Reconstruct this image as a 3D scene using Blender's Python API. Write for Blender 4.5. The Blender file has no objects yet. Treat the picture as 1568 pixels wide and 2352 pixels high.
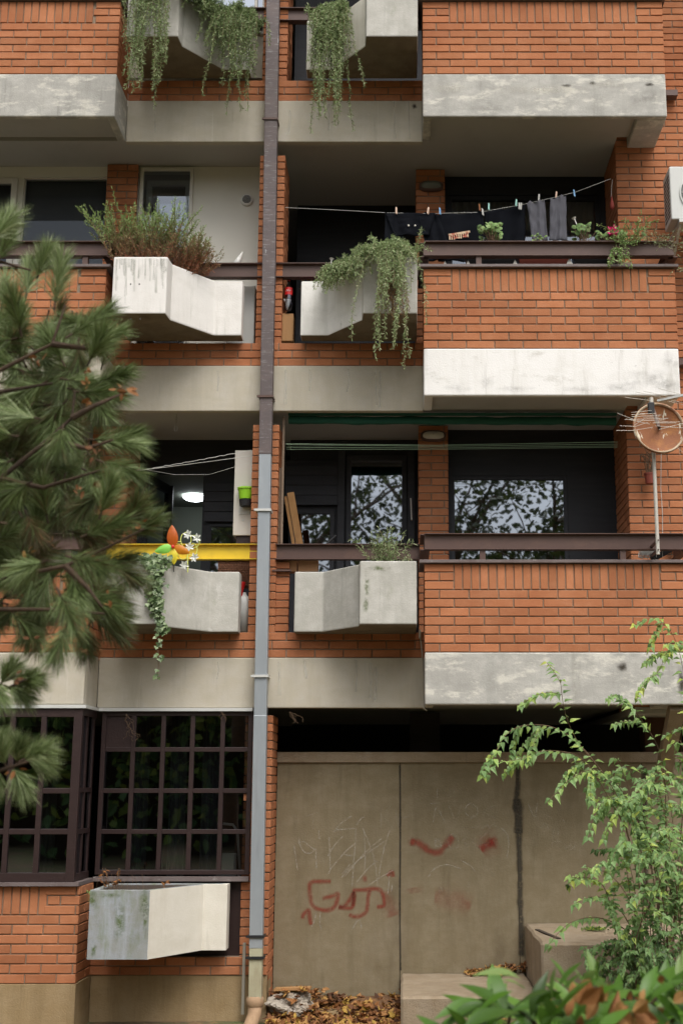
import bpy, math, random
from mathutils import Vector, Matrix, noise
R = random.Random(7)
D = bpy.data; S = bpy.context.scene
# ------------------------------------------------------------------ measuring: photo pixel (1568 wide) -> point on a plane of the building
A = math.radians(12.1); F = 2887.0; CX = 930.0; CY = 1176.0; YC = -10.93
def Z(py, Y): return (Y-YC)*math.tan(A+math.atan((CY-py)/F))
def P(px, py, Y):
    z = Z(py, Y); d = (Y-YC)*math.cos(A)+z*math.sin(A)
    return Vector(((px-CX)*d/F, Y, z))
def X(px, py, Y): return P(px, py, Y).x
# ------------------------------------------------------------------ mesh builder
class MB:
    def __init__(s): s.v=[]; s.f=[]; s.t=[]; s.m=[]
    def add(s, vs, fs, t=.5, mi=0):
        n=len(s.v); s.v += [tuple(v) for v in vs]
        s.t += (list(t) if isinstance(t,(list,tuple)) else [t]*len(vs))
        s.f += [tuple(i+n for i in f) for f in fs]; s.m += [mi]*len(fs)
    def box(s, x0,x1,y0,y1,z0,z1, t=.5, mi=0):
        s.add([(x0,y0,z0),(x1,y0,z0),(x1,y1,z0),(x0,y1,z0),(x0,y0,z1),(x1,y0,z1),(x1,y1,z1),(x0,y1,z1)],
              [(0,3,2,1),(4,5,6,7),(0,1,5,4),(1,2,6,5),(2,3,7,6),(3,0,4,7)],t,mi)
    def obox(s, a, b, w, h, t=.5, mi=0, up=(0,0,1)):      # bar from a to b with section w x h
        a=Vector(a); b=Vector(b); d=(b-a).normalized(); u=Vector(up)
        if abs(d.dot(u))>.97: u=Vector((0,1,0))
        r=d.cross(u).normalized(); u=r.cross(d)
        vs=[p+r*(i*w/2)+u*(j*h/2) for p in (a,b) for i,j in ((-1,-1),(1,-1),(1,1),(-1,1))]
        s.add(vs,[(0,3,2,1),(4,5,6,7),(0,1,5,4),(1,2,6,5),(2,3,7,6),(3,0,4,7)],t,mi)
    def tube(s, pts, r, n=6, t=.5, mi=0, cap=True):
        pts=[Vector(p) for p in pts]; rs=r if isinstance(r,(list,tuple)) else [r]*len(pts)
        vs=[]; u=None
        for i,p in enumerate(pts):
            d=(pts[min(i+1,len(pts)-1)]-pts[max(i-1,0)])
            d=d.normalized() if d.length>1e-9 else Vector((0,0,1))
            if u is None:
                u=d.cross(Vector((0,0,1)));
                if u.length<.1: u=d.cross(Vector((0,1,0)))
                u.normalize()
            else:
                u=(u-d*u.dot(d)); u=u.normalized() if u.length>1e-6 else d.orthogonal().normalized()
            w=d.cross(u)
            for k in range(n):
                a=2*math.pi*k/n; vs.append(p+(u*math.cos(a)+w*math.sin(a))*rs[i])
        fs=[]
        for i in range(len(pts)-1):
            for k in range(n): fs.append((i*n+k,i*n+(k+1)%n,(i+1)*n+(k+1)%n,(i+1)*n+k))
        if cap: fs.append(tuple(range(n-1,-1,-1))); fs.append(tuple(range((len(pts)-1)*n,len(pts)*n)))
        s.add(vs,fs,t,mi)
    def lathe(s, c, prof, n=20, axis='z', t=.5, mi=0, M=None):
        vs=[];c=Vector(c)
        for (r,h) in prof:
            for k in range(n):
                a=2*math.pi*k/n; q=Vector((r*math.cos(a),r*math.sin(a),h))
                if axis=='y': q=Vector((q.x,q.z,q.y))
                if M: q=M@q
                vs.append(c+q)
        fs=[(i*n+k,i*n+(k+1)%n,(i+1)*n+(k+1)%n,(i+1)*n+k) for i in range(len(prof)-1) for k in range(n)]
        s.add(vs,fs,t,mi)
    def prism(s, poly, z0, z1, t=.5, mi=0, caps=True):
        n=len(poly); vs=[(x,y,z0) for x,y in poly]+[(x,y,z1) for x,y in poly]
        fs=[(i,(i+1)%n,n+(i+1)%n,n+i) for i in range(n)]
        if caps: fs += [tuple(range(n-1,-1,-1)), tuple(range(n,2*n))]
        s.add(vs,fs,t,mi)
    def leaf(s, b, d, nrm, L, W, t=.5, fold=.25, droop=.15, mi=0, shape=0):
        d=d.normalized(); side=d.cross(nrm)
        if side.length<1e-4: side=d.orthogonal()
        side.normalize(); up=side.cross(d)
        if shape==0: prof=[(.0,.0),(.35,.5),(.7,.36),(1,0)]
        elif shape==1: prof=[(.0,.03),(.3,.34),(.55,.5),(.8,.36),(1,0)]
        elif shape==3: prof=[(0,.04),(.12,.22),(.28,.41),(.45,.5),(.62,.46),(.8,.28),(.92,.11),(1,0)]
        else: prof=[(.0,.02),(.22,.5),(.4,.46),(.7,.2),(1,0)]
        vs=[];fs=[];prev=None
        for (q,w) in prof:
            c=b+d*(q*L)-up*(droop*L*q*q); n0=len(vs)
            if w<=.031: vs.append(c); cur=(n0,n0,n0)
            else: vs += [c-side*(w*W)+up*(fold*w*W), c, c+side*(w*W)+up*(fold*w*W)]; cur=(n0,n0+1,n0+2)
            if prev:
                for a,bb in ((0,1),(1,2)):
                    q4=[prev[a],prev[bb],cur[bb],cur[a]]; o=[]
                    for i in q4:
                        if i not in o: o.append(i)
                    if len(o)>2: fs.append(tuple(o))
            prev=cur
        s.add(vs,fs,t,mi)
    def build(s, name, mats, parent=None, loc=None, smooth=False, bevel=0):
        o0 = Vector(loc) if loc is not None else (wloc(parent) if parent else Vector((0,0,0)))
        me=D.meshes.new(name); me.from_pydata([(v[0]-o0.x,v[1]-o0.y,v[2]-o0.z) for v in s.v],[],s.f)
        if not isinstance(mats,(list,tuple)): mats=[mats]
        for m in mats: me.materials.append(m)
        if len(mats)>1: me.polygons.foreach_set('material_index',s.m)
        if smooth: me.polygons.foreach_set('use_smooth',[True]*len(s.f))
        at=me.attributes.new('tone','FLOAT','POINT'); at.data.foreach_set('value',s.t)
        me.update()
        o=D.objects.new(name,me); S.collection.objects.link(o)
        if parent: o.parent=parent; o.location=(0,0,0)
        else: o.location=o0
        if bevel:
            b=o.modifiers.new('Bevel','BEVEL'); b.width=bevel; b.segments=2; b.limit_method='ANGLE'; b.angle_limit=math.radians(40)
        return o
def wloc(o):
    v=Vector((0,0,0))
    while o: v+=o.location; o=o.parent
    return v
def tag(o, label=None, cat=None, group=None, kind=None):
    if label: o['label']=label
    if cat: o['category']=cat
    if group: o['group']=group
    if kind: o['kind']=kind
    return o
def thing(name, loc, label, cat, group=None):
    o=D.objects.new(name,None); S.collection.objects.link(o); o.location=loc; o.empty_display_size=.1
    return tag(o,label,cat,group)
def copytree(o, parent=None):
    c=o.copy(); S.collection.objects.link(c); c.parent=parent
    for ch in list(o.children): copytree(ch,c)
    return c
# ------------------------------------------------------------------ materials
def mk(name, base, layers=(), rough=.8, rl=None, bump=.0, bs=40, tone=0., tcol=None, metal=0., spec=.4, transl=0., alpha=None, emit=0, sheen=0):
    m=D.materials.new(name); m.use_nodes=True; N=m.node_tree.nodes; L=m.node_tree.links
    bs_=N['Principled BSDF']; co=N.new('ShaderNodeTexCoord').outputs['Object']
    def noi(sc, det=8, ro=.68):
        mp=N.new('ShaderNodeMapping'); mp.inputs['Scale'].default_value=sc if isinstance(sc,tuple) else (sc,)*3
        mp.inputs['Location'].default_value=(R.uniform(-9,9),R.uniform(-9,9),R.uniform(-9,9))
        L.new(co,mp.inputs[0]); n=N.new('ShaderNodeTexNoise'); n.inputs['Scale'].default_value=1; n.inputs['Detail'].default_value=det; n.inputs['Roughness'].default_value=ro
        L.new(mp.outputs[0],n.inputs['Vector']); return n.outputs['Fac']
    def mix(a,b,f,mode='MIX'):
        x=N.new('ShaderNodeMix'); x.data_type='RGBA'; x.blend_type=mode; x.clamp_factor=True
        for s_,v in ((x.inputs[6],a),(x.inputs[7],b),(x.inputs[0],f)):
            if hasattr(v,'is_linked'): L.new(v,s_)
            elif isinstance(v,(int,float)): s_.default_value=v
            else: s_.default_value=(*v,1)
        return x.outputs[2]
    def ramp(f,lo,hi,amt=1):
        r=N.new('ShaderNodeMapRange'); r.inputs[1].default_value=lo; r.inputs[2].default_value=hi; r.inputs[4].default_value=amt; L.new(f,r.inputs[0]); return r.outputs[0]
    col=tuple(base)
    at=None
    if tone or tcol or alpha:
        a=N.new('ShaderNodeAttribute'); a.attribute_name='tone'; at=a.outputs['Fac']
    if tcol:
        cr=N.new('ShaderNodeValToRGB'); L.new(at,cr.inputs[0]); e=cr.color_ramp.elements
        k=len(tcol)
        while len(e)<k: e.new(.5)
        for i,c in enumerate(tcol): e[i].position=i/(k-1); e[i].color=(*c,1)
        col=cr.outputs[0]
    for (c,sc,lo,hi,amt) in layers: col=mix(col,c,ramp(noi(sc),lo,hi,amt))
    if tone:
        v=ramp(at,0,1,1); r=N.new('ShaderNodeMapRange'); r.inputs[3].default_value=1-tone; r.inputs[4].default_value=1+tone; L.new(at,r.inputs[0])
        vm=N.new('ShaderNodeVectorMath'); vm.operation='SCALE'
        if hasattr(col,'is_linked'): L.new(col,vm.inputs[0])
        else: vm.inputs[0].default_value=col
        L.new(r.outputs[0],vm.inputs['Scale']); col=vm.outputs[0]
    if hasattr(col,'is_linked'): L.new(col,bs_.inputs['Base Color'])
    else: bs_.inputs['Base Color'].default_value=(*col,1)
    bs_.inputs['Roughness'].default_value=rough; bs_.inputs['Metallic'].default_value=metal; bs_.inputs['Specular IOR Level'].default_value=spec
    if bump:
        b=N.new('ShaderNodeBump'); b.inputs['Strength'].default_value=bump; b.inputs['Distance'].default_value=.01
        L.new(noi(bs,8,.65),b.inputs['Height']); L.new(b.outputs[0],bs_.inputs['Normal'])
    out=N['Material Output']
    if transl:
        t=N.new('ShaderNodeBsdfTranslucent'); 
        if hasattr(col,'is_linked'): L.new(col,t.inputs[0])
        else: t.inputs[0].default_value=(*col,1)
        x=N.new('ShaderNodeMixShader'); x.inputs[0].default_value=transl; L.new(bs_.outputs[0],x.inputs[1]); L.new(t.outputs[0],x.inputs[2]); L.new(x.outputs[0],out.inputs[0])
    if alpha:      # paint strokes that thin out: (noise scale, softness, amount)
        f=ramp(at,0,alpha[1],1); g=ramp(noi(alpha[0],3),alpha[3],alpha[4],1)
        mm=N.new('ShaderNodeMath'); mm.operation='MULTIPLY'; L.new(f,mm.inputs[0]); L.new(g,mm.inputs[1])
        m2=N.new('ShaderNodeMath'); m2.operation='MULTIPLY'; L.new(mm.outputs[0],m2.inputs[0]); m2.inputs[1].default_value=alpha[2]
        L.new(m2.outputs[0],bs_.inputs['Alpha'])
    if emit: bs_.inputs['Emission Color'].default_value=(*base,1); bs_.inputs['Emission Strength'].default_value=emit
    return m
def glass(name, refl, tint, wav=0., clear=1.):
    m=D.materials.new(name); m.use_nodes=True; N=m.node_tree.nodes; L=m.node_tree.links; N.remove(N['Principled BSDF'])
    g=N.new('ShaderNodeBsdfGlossy'); g.inputs['Roughness'].default_value=.015; g.inputs[0].default_value=(.80,.88,1,1)
    t=N.new('ShaderNodeBsdfTransparent'); t.inputs[0].default_value=(*tint,1)
    x=N.new('ShaderNodeMixShader'); lw=N.new('ShaderNodeFresnel'); lw.inputs[0].default_value=1.45
    ma=N.new('ShaderNodeMath'); ma.operation='ADD'; ma.inputs[1].default_value=refl; L.new(lw.outputs[0],ma.inputs[0]); L.new(ma.outputs[0],x.inputs[0])
    L.new(t.outputs[0],x.inputs[1]); L.new(g.outputs[0],x.inputs[2]); L.new(x.outputs[0],N['Material Output'].inputs[0])
    if wav:
        co=N.new('ShaderNodeTexCoord'); n=N.new('ShaderNodeTexNoise'); n.inputs['Scale'].default_value=5; n.inputs['Detail'].default_value=1
        L.new(co.outputs['Object'],n.inputs['Vector']); b=N.new('ShaderNodeBump'); b.inputs['Strength'].default_value=wav; b.inputs['Distance'].default_value=.02
        L.new(n.outputs[0],b.inputs['Height']); L.new(b.outputs[0],g.inputs['Normal'])
    return m
M={}
M['brick']=mk('brick',(.41,.165,.078),[((.475,.21,.11),6,.45,.7,.7),((.20,.085,.045),(4,4,.45),.58,.8,.4),((.62,.5,.4),(2.5,2.5,3),.68,.78,.35),((.27,.085,.038),(1.1,1.1,1.6),.45,.75,.6),((.16,.08,.055),(22,22,40),.62,.78,.5),((.5,.33,.22),(1.5,1.5,5),.62,.8,.25)],rough=.88,bump=.4,bs=80,tone=.17,spec=.15)
M['mortar']=mk('mortar',(.25,.185,.13),[((.22,.19,.15),30,.5,.7,.6)],rough=.95,bump=.5,bs=120)
def conc(n,base,dark,light,b=.35,extra=()): return mk(n,base,[(light,(6,6,8),.42,.68,.7),(dark,(5,5,.7),.5,.78,.55),(dark,(1.6,1.6,4),.52,.8,.5),(tuple(c*.4 for c in dark),48,.69,.73,.85),(tuple(c*.6 for c in dark),(11,11,1.1),.6,.78,.5)]+list(extra),rough=.9,bump=b,bs=70,spec=.15)
M['beige']=conc('painted_concrete_beige',(.48,.44,.355),(.33,.30,.24),(.52,.49,.43),.15,[((.30,.22,.13),(9,9,.25),.66,.8,.35),((.62,.6,.54),(14,14,.4),.66,.72,.5)])
M['grey']=conc('weathered_concrete',(.40,.39,.36),(.24,.24,.22),(.56,.55,.51),.4,[((.66,.64,.57),(4.5,4.5,11),.52,.62,.8),((.16,.16,.14),(8,8,14),.64,.74,.6),((.22,.21,.17),(7,7,.5),.6,.78,.5)])
M['white']=conc('whitewashed_concrete',(.74,.72,.69),(.54,.52,.47),(.80,.78,.75),.3,[((.24,.26,.19),(16,16,1.3),.58,.8,.55),((.3,.29,.25),(5,5,3),.62,.8,.4)])
M['whitepeel']=conc('peeling_white_paint',(.82,.81,.79),(.6,.58,.52),(.85,.84,.82),.35,[((.50,.48,.43),(4.0,4.0,8),.57,.7,.6),((.25,.25,.23),(18,18,26),.67,.71,.8),((.42,.40,.35),(6,6,.8),.58,.74,.6)])
M['planter']=conc('planter_concrete',(.44,.43,.39),(.27,.27,.23),(.58,.57,.53),.35,[((.22,.25,.12),(4,4,2),.62,.78,.6),((.66,.65,.62),(5,5,2.5),.6,.7,.6)])
M['plantblue']=conc('planter_bluish',(.27,.28,.27),(.14,.15,.10),(.34,.37,.43),.3,[((.13,.17,.05),(5,5,2),.52,.72,.75),((.42,.46,.52),(7,7,.8),.55,.75,.6)])
M['plantcream']=conc('planter_cream',(.66,.63,.55),(.5,.46,.37),(.72,.69,.62),.2)
M['plaster']=conc('plaster_plinth',(.30,.215,.115),(.17,.12,.06),(.36,.27,.16),.5)
M['wall']=conc('retaining_concrete',(.225,.183,.115),(.135,.105,.06),(.28,.24,.165),.25,[((.30,.26,.20),(1.2,1.2,.7),.56,.8,.45),((.09,.07,.045),(2.5,2.5,.9),.6,.8,.5)])
M['under']=conc('dark_underside',(.17,.14,.10),(.09,.07,.045),(.23,.19,.14),.3)  # darker brown for the bottom faces of the flower boxes
M['step']=conc('step_concrete',(.30,.235,.16),(.17,.12,.075),(.37,.31,.235),.8)
M['ceil']=mk('ceiling_plaster',(.42,.41,.38),[((.3,.29,.26),2,.5,.8,.5)],rough=.9,bump=.1)
M['whitewall']=mk('white_plaster',(.72,.70,.63),[((.62,.6,.52),2,.5,.8,.5)],rough=.9,bump=.08)
M['steel']=mk('brown_painted_steel',(.095,.055,.045),[((.15,.085,.06),5,.5,.75,.6),((.2,.13,.1),40,.66,.76,.5)],rough=.5,bump=.12,bs=60,spec=.4)
M['yellow']=mk('yellow_painted_steel',(.70,.50,.03),[((.5,.34,.04),7,.5,.75,.6),((.3,.2,.1),(30,30,8),.67,.73,.6)],rough=.45,bump=.05,bs=60)
M['coping']=mk('coping_metal',(.15,.12,.115),[((.4,.39,.37),(12,12,30),.6,.68,.6),((.08,.05,.045),6,.5,.7,.6)],rough=.6,bump=.3,bs=60)
M['pipeb']=mk('flaking_brown_pipe',(.105,.085,.085),[((.17,.13,.12),(3,3,8),.45,.7,.6),((.30,.29,.29),(9,9,60),.56,.62,.55),((.42,.43,.44),(12,12,4),.655,.68,.85)],rough=.6,bump=.2,bs=50,metal=.1)
M['pipeg']=mk('galvanised_pipe',(.30,.33,.355),[((.38,.41,.43),(5,5,1.2),.42,.68,.7),((.19,.20,.21),(14,14,1.2),.55,.75,.5),((.25,.2,.15),(30,30,9),.66,.74,.5)],rough=.42,bump=.05,bs=80,metal=.25,spec=.5)
M['pipec']=mk('pipe_base_beige',(.40,.38,.26),[((.26,.2,.12),(6,6,2),.5,.7,.6)],rough=.6,bump=.2)
M['clay']=mk('clay_pipe',(.38,.25,.15),[((.22,.14,.08),8,.5,.7,.7)],rough=.8,bump=.4)
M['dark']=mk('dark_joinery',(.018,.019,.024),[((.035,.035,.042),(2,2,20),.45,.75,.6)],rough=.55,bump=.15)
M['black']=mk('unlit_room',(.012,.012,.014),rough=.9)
M['dgreen']=mk('room_paint',(.20,.22,.18),rough=.9)
M['brown']=mk('brown_window_paint',(.026,.013,.012),[((.045,.025,.022),(6,6,25),.5,.75,.6),((.2,.17,.15),70,.68,.75,.5)],rough=.5,bump=.25,bs=50)
M['wframe']=mk('white_window_paint',(.60,.58,.52),[((.45,.42,.35),6,.55,.8,.5)],rough=.5,bump=.05)
M['sheen']=mk('grey_blind',(.10,.105,.11),rough=.7)
M['glass']=glass('window_glass',.34,(.05,.055,.06),.008)
M['gdim']=glass('dim_window_glass',.14,(.55,.58,.6),.006)
M['gmir']=glass('yard_mirroring_glass',.22,(.4,.45,.4),.006)
M['gblind']=glass('blind_window_glass',.0,(.8,.82,.84))
M['gclear']=glass('clear_plastic',.06,(.9,.92,.93))
M['curtain']=mk('curtain_net',(.10,.11,.12),rough=.9)
M['soil']=mk('soil',(.05,.035,.025),rough=1,bump=1,bs=60)
M['twig']=mk('twig_bark',(.14,.09,.055),[((.25,.18,.12),30,.5,.7,.6)],rough=.9,bump=.5,tone=.3)
M['twigd']=mk('dark_bark',(.055,.035,.022),[((.11,.07,.04),30,.5,.7,.6)],rough=.9,bump=.5,tone=.3)
M['terra3']=mk('brown_pier',(.10,.05,.03),rough=.9,bump=.3,bs=30)
M['terra2']=mk('dull_red',(.22,.03,.02),rough=.7)
M['wood']=mk('bare_plank',(.40,.22,.09),[((.28,.14,.05),(20,20,1.2),.45,.7,.7)],rough=.7,bump=.2)
M['oldwood']=mk('weathered_wood',(.24,.18,.13),[((.1,.07,.05),(30,30,2),.45,.7,.8)],rough=.9,bump=.5)
def leafm(n,cols,tr=.3,rough=.5,spec=.4): return mk(n,cols[0],tcol=cols,rough=rough,spec=spec,transl=tr)
M['rose']=leafm('trailing_leaf',[(.09,.12,.05),(.19,.26,.10),(.30,.40,.18),(.46,.50,.30)],.25,.6)
M['rosebrown']=leafm('drying_leaf',[(.10,.12,.03),(.20,.17,.06),(.28,.14,.05),(.33,.25,.12)],.25,.7)
M['bush']=leafm('upright_leaf',[(.36,.13,.07),(.30,.16,.08),(.26,.22,.10),(.20,.30,.09),(.30,.42,.14)],.25,.6)
M['ivy']=leafm('ivy_leaf',[(.025,.05,.012),(.07,.12,.04),(.18,.25,.11),(.38,.45,.28)],.2,.4)
M['shrub']=leafm('shrub_leaf',[(.06,.11,.035),(.14,.25,.08),(.22,.36,.13),(.34,.48,.12),(.50,.55,.10)],.35,.45)
M['geran']=leafm('geranium_leaf',[(.08,.15,.04),(.18,.3,.09),(.3,.42,.16)],.3,.6)
M['laurel']=leafm('laurel_leaf',[(.035,.075,.012),(.06,.14,.015),(.09,.21,.015),(.20,.29,.09)],.3,.42,.45)
M['dead']=leafm('dead_leaf',[(.07,.03,.014),(.16,.065,.022),(.27,.115,.035),(.38,.20,.075),(.40,.26,.045)],.15,.75)
M['pine']=leafm('pine_needles',[(.16,.10,.045),(.07,.09,.03),(.125,.18,.055),(.22,.30,.11),(.44,.50,.28)],.15,.45)  # palest ramp colour puts highlights into the needle colour
M['treeleaf']=leafm('tree_leaf',[(.03,.04,.012),(.06,.08,.02),(.10,.12,.03)],.3,.6)
M['cloth']=mk('grey_cloth',(.085,.085,.10),[((.12,.12,.14),(60,60,8),.4,.7,.6)],rough=.95,bump=.3,bs=150)
M['clothd']=mk('black_cloth',(.008,.009,.012),spec=.05,rough=.95,bump=.3,bs=120)
M['cream']=mk('cream_print',(.6,.45,.3),[((.4,.08,.05),25,.5,.55,.9)],rough=.8)
M['plas']=mk('white_plastic',(.70,.70,.67),rough=.4)
M['acgrey']=mk('off_white_casing',(.55,.56,.54),[((.42,.42,.4),5,.55,.8,.5)],rough=.45)
M['blackp']=mk('black_plastic',(.02,.02,.022),rough=.45)
M['green']=mk('green_plastic',(.30,.62,.03),rough=.4)
M['magenta']=mk('magenta_plastic',(.42,.02,.20),rough=.4)
M['terra']=mk('brown_red_plastic',(.24,.055,.035),rough=.5)
M['red']=mk('red_plastic',(.55,.02,.02),rough=.35)
M['blue']=mk('blue_plastic',(.02,.03,.3),rough=.4)
M['peach']=mk('pale_peg',(.75,.55,.42),rough=.5); M['pblue']=mk('blue_peg',(.2,.42,.7),rough=.5); M['pgreen']=mk('mint_peg',(.35,.65,.58),rough=.5)
M['line']=mk('line_cord',(.55,.55,.52),rough=.7); M['lineg']=mk('green_line_cord',(.30,.42,.28),rough=.6)
M['awn']=mk('green_awning_canvas',(.012,.085,.06),[((.03,.13,.09),(2,2,30),.4,.7,.6)],rough=.8,bump=.3)
M['rust']=mk('rusted_steel',(.24,.09,.035),[((.13,.055,.03),4,.5,.65,.8),((.38,.16,.04),7,.5,.68,.8),((.66,.62,.5),(16,16,5),.61,.63,.95)],rough=.7,bump=.3,bs=60)
M['alu']=mk('aluminium_rod',(.40,.38,.33),rough=.4,metal=.6)
M['wicker']=mk('wicker',(.17,.07,.035),[((.32,.16,.09),60,.5,.6,.8)],rough=.6,bump=.4,bs=80)
M['orange']=mk('orange_foil',(.55,.12,.015),rough=.35,transl=.3); M['orange2']=mk('amber_foil',(.62,.22,.015),rough=.35,transl=.3)
M['limef']=mk('lime_foil',(.30,.75,.12),rough=.35,transl=.3); M['yelf']=mk('yellow_foil',(.85,.72,.06),rough=.35,transl=.3)
M['limewire']=mk('lime_wire',(.72,.78,.18),rough=.4); M['petal']=mk('clear_petal',(.72,.75,.70),rough=.15,transl=.3,spec=.8)
M['pink']=mk('pink_petal',(.75,.03,.22),rough=.6,transl=.2)
M['lamp']=mk('lamp_glow',(.9,.95,1),emit=9)
M['lampoff']=mk('lamp_glass',(.16,.17,.14),rough=.2,spec=.6)
M['bag']=mk('torn_bag',(.34,.30,.25),[((.28,.2,.13),6,.5,.7,.7)],rough=.5,bump=.6,bs=25)
M['redpaint']=mk('red_spray_paint',(.30,.035,.02),rough=.7,alpha=(30,1.2,.66,.12,.5))
M['drip']=mk('grey_green_drip',(.20,.22,.16),rough=.9,alpha=((26,26,3),1.3,.42,.35,.65))
M['limed']=mk('pale_lime_drip',(.62,.60,.53),rough=.9,alpha=((20,20,2),1.1,.6,.25,.6))
M['mossy']=mk('moss_stain',(.12,.17,.045),rough=1,alpha=(20,1.1,.9,.38,.6))
M['grime']=mk('dark_grime',(.16,.155,.14),rough=.9,alpha=(14,1.3,.42,.35,.65))
M['redfaint']=mk('faint_red_paint',(.32,.05,.03),rough=.7,alpha=(16,1.1,.35,.3,.65))
M['chalk']=mk('chalk_scratch',(.62,.58,.50),rough=.9,alpha=(60,.6,.42,.32,.6))
M['chalkf']=mk('faint_chalk_scratch',(.55,.5,.42),rough=.9,alpha=(50,.6,.24,.33,.6))
M['stain']=mk('damp_stain',(.055,.046,.032),rough=.8,alpha=(34,.8,.85,.2,.5))
M['ochre']=mk('rust_run_stain',(.26,.16,.06),rough=.9,alpha=((9,9,2),1.1,.65,.2,.6))
M['moss']=mk('moss',(.10,.15,.02),[((.2,.26,.05),30,.5,.6,.7)],rough=1,bump=1,bs=60)
M['ground']=mk('garden_soil',(.12,.085,.05),[((.07,.10,.03),1.2,.45,.6,.8),((.22,.13,.06),9,.5,.65,.8)],rough=1,bump=.8,bs=12)
# ------------------------------------------------------------------ the apartment building
H=2.78
B=thing('apartment_building',(0,.5,-2.05),'orange brick apartment house with concrete balcony bands and dark loggias','building')
def bricks(mb,o,u,n,Ln,z0,nc,ch=.0785,bl=.26,ph=0,dep=.045,soldier=None,alt=True,j=.010):
    ux,uy=u; nx,ny=n
    def blk(s0,s1,a,b):
        d=R.uniform(-.0025,.0025); t=min(1,max(0,R.gauss(.5,.2))); c=.004
        s0+=R.uniform(-.0015,.0015); a+=R.uniform(-.001,.001)
        vs=[]
        for (dd,k) in ((-dep,0),(d-c,0),(d,c)):
            for s,z in ((s0+k,a+k),(s1-k,a+k),(s1-k,b-k),(s0+k,b-k)): vs.append((o[0]+ux*s+nx*dd,o[1]+uy*s+ny*dd,z))
        fl=(ux*ny-uy*nx)>0
        fs=[(8,9,10,11)]+[(i+q,(i+1)%4+q,(i+1)%4+q+4,i+q+4) for q in (0,4) for i in range(4)]
        if not fl: pass
        else: fs=[tuple(reversed(f)) for f in fs]
        mb.add(vs,fs,t,0)
    for r in range(nc):
        a=z0+r*ch+j/2; b=z0+(r+1)*ch-j/2
        s=-((bl/2) if alt and (r+ph)%2 else 0)
        while s<Ln-.02:
            s0=max(s,0); s1=min(s+bl,Ln)
            if s1-s0>.03:
                if soldier and r>=nc-3 and s1>soldier[0]+.03 and s0<soldier[1]-.03:
                    if s0<soldier[0]-.04: blk(s0+j/2,soldier[0]-j/2,a,b)
                    if s1>soldier[1]+.04: blk(soldier[1]+j/2,s1-j/2,a,b)
                else: blk(s0+(j/2 if s0>0 else 0),s1-(j/2 if s1<Ln else 0),a,b)
            s+=bl
    if soldier:
        k=round((soldier[1]-soldier[0])/.0745); w=(soldier[1]-soldier[0])/k
        for i in range(k): blk(soldier[0]+i*w+j/2,soldier[0]+(i+1)*w-j/2,z0+(nc-3)*ch+j/2,z0+nc*ch-j/2)
    # mortar bed behind the faces
    q=.010; e=.011; z1=z0+nc*ch-.002
    pts=[(o[0]+ux*s-nx*d,o[1]+uy*s-ny*d) for s,d in ((e,q),(Ln-e,q),(Ln-e,.10),(e,.10))]
    mb.prism(pts,z0+.002,z1,.5,1)
BM=[M['brick'],M['mortar']]
XL=-2.77; XR=.17; XE=2.50
fl_names={0:('second',),1:('third',),-1:('first',)}
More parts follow.
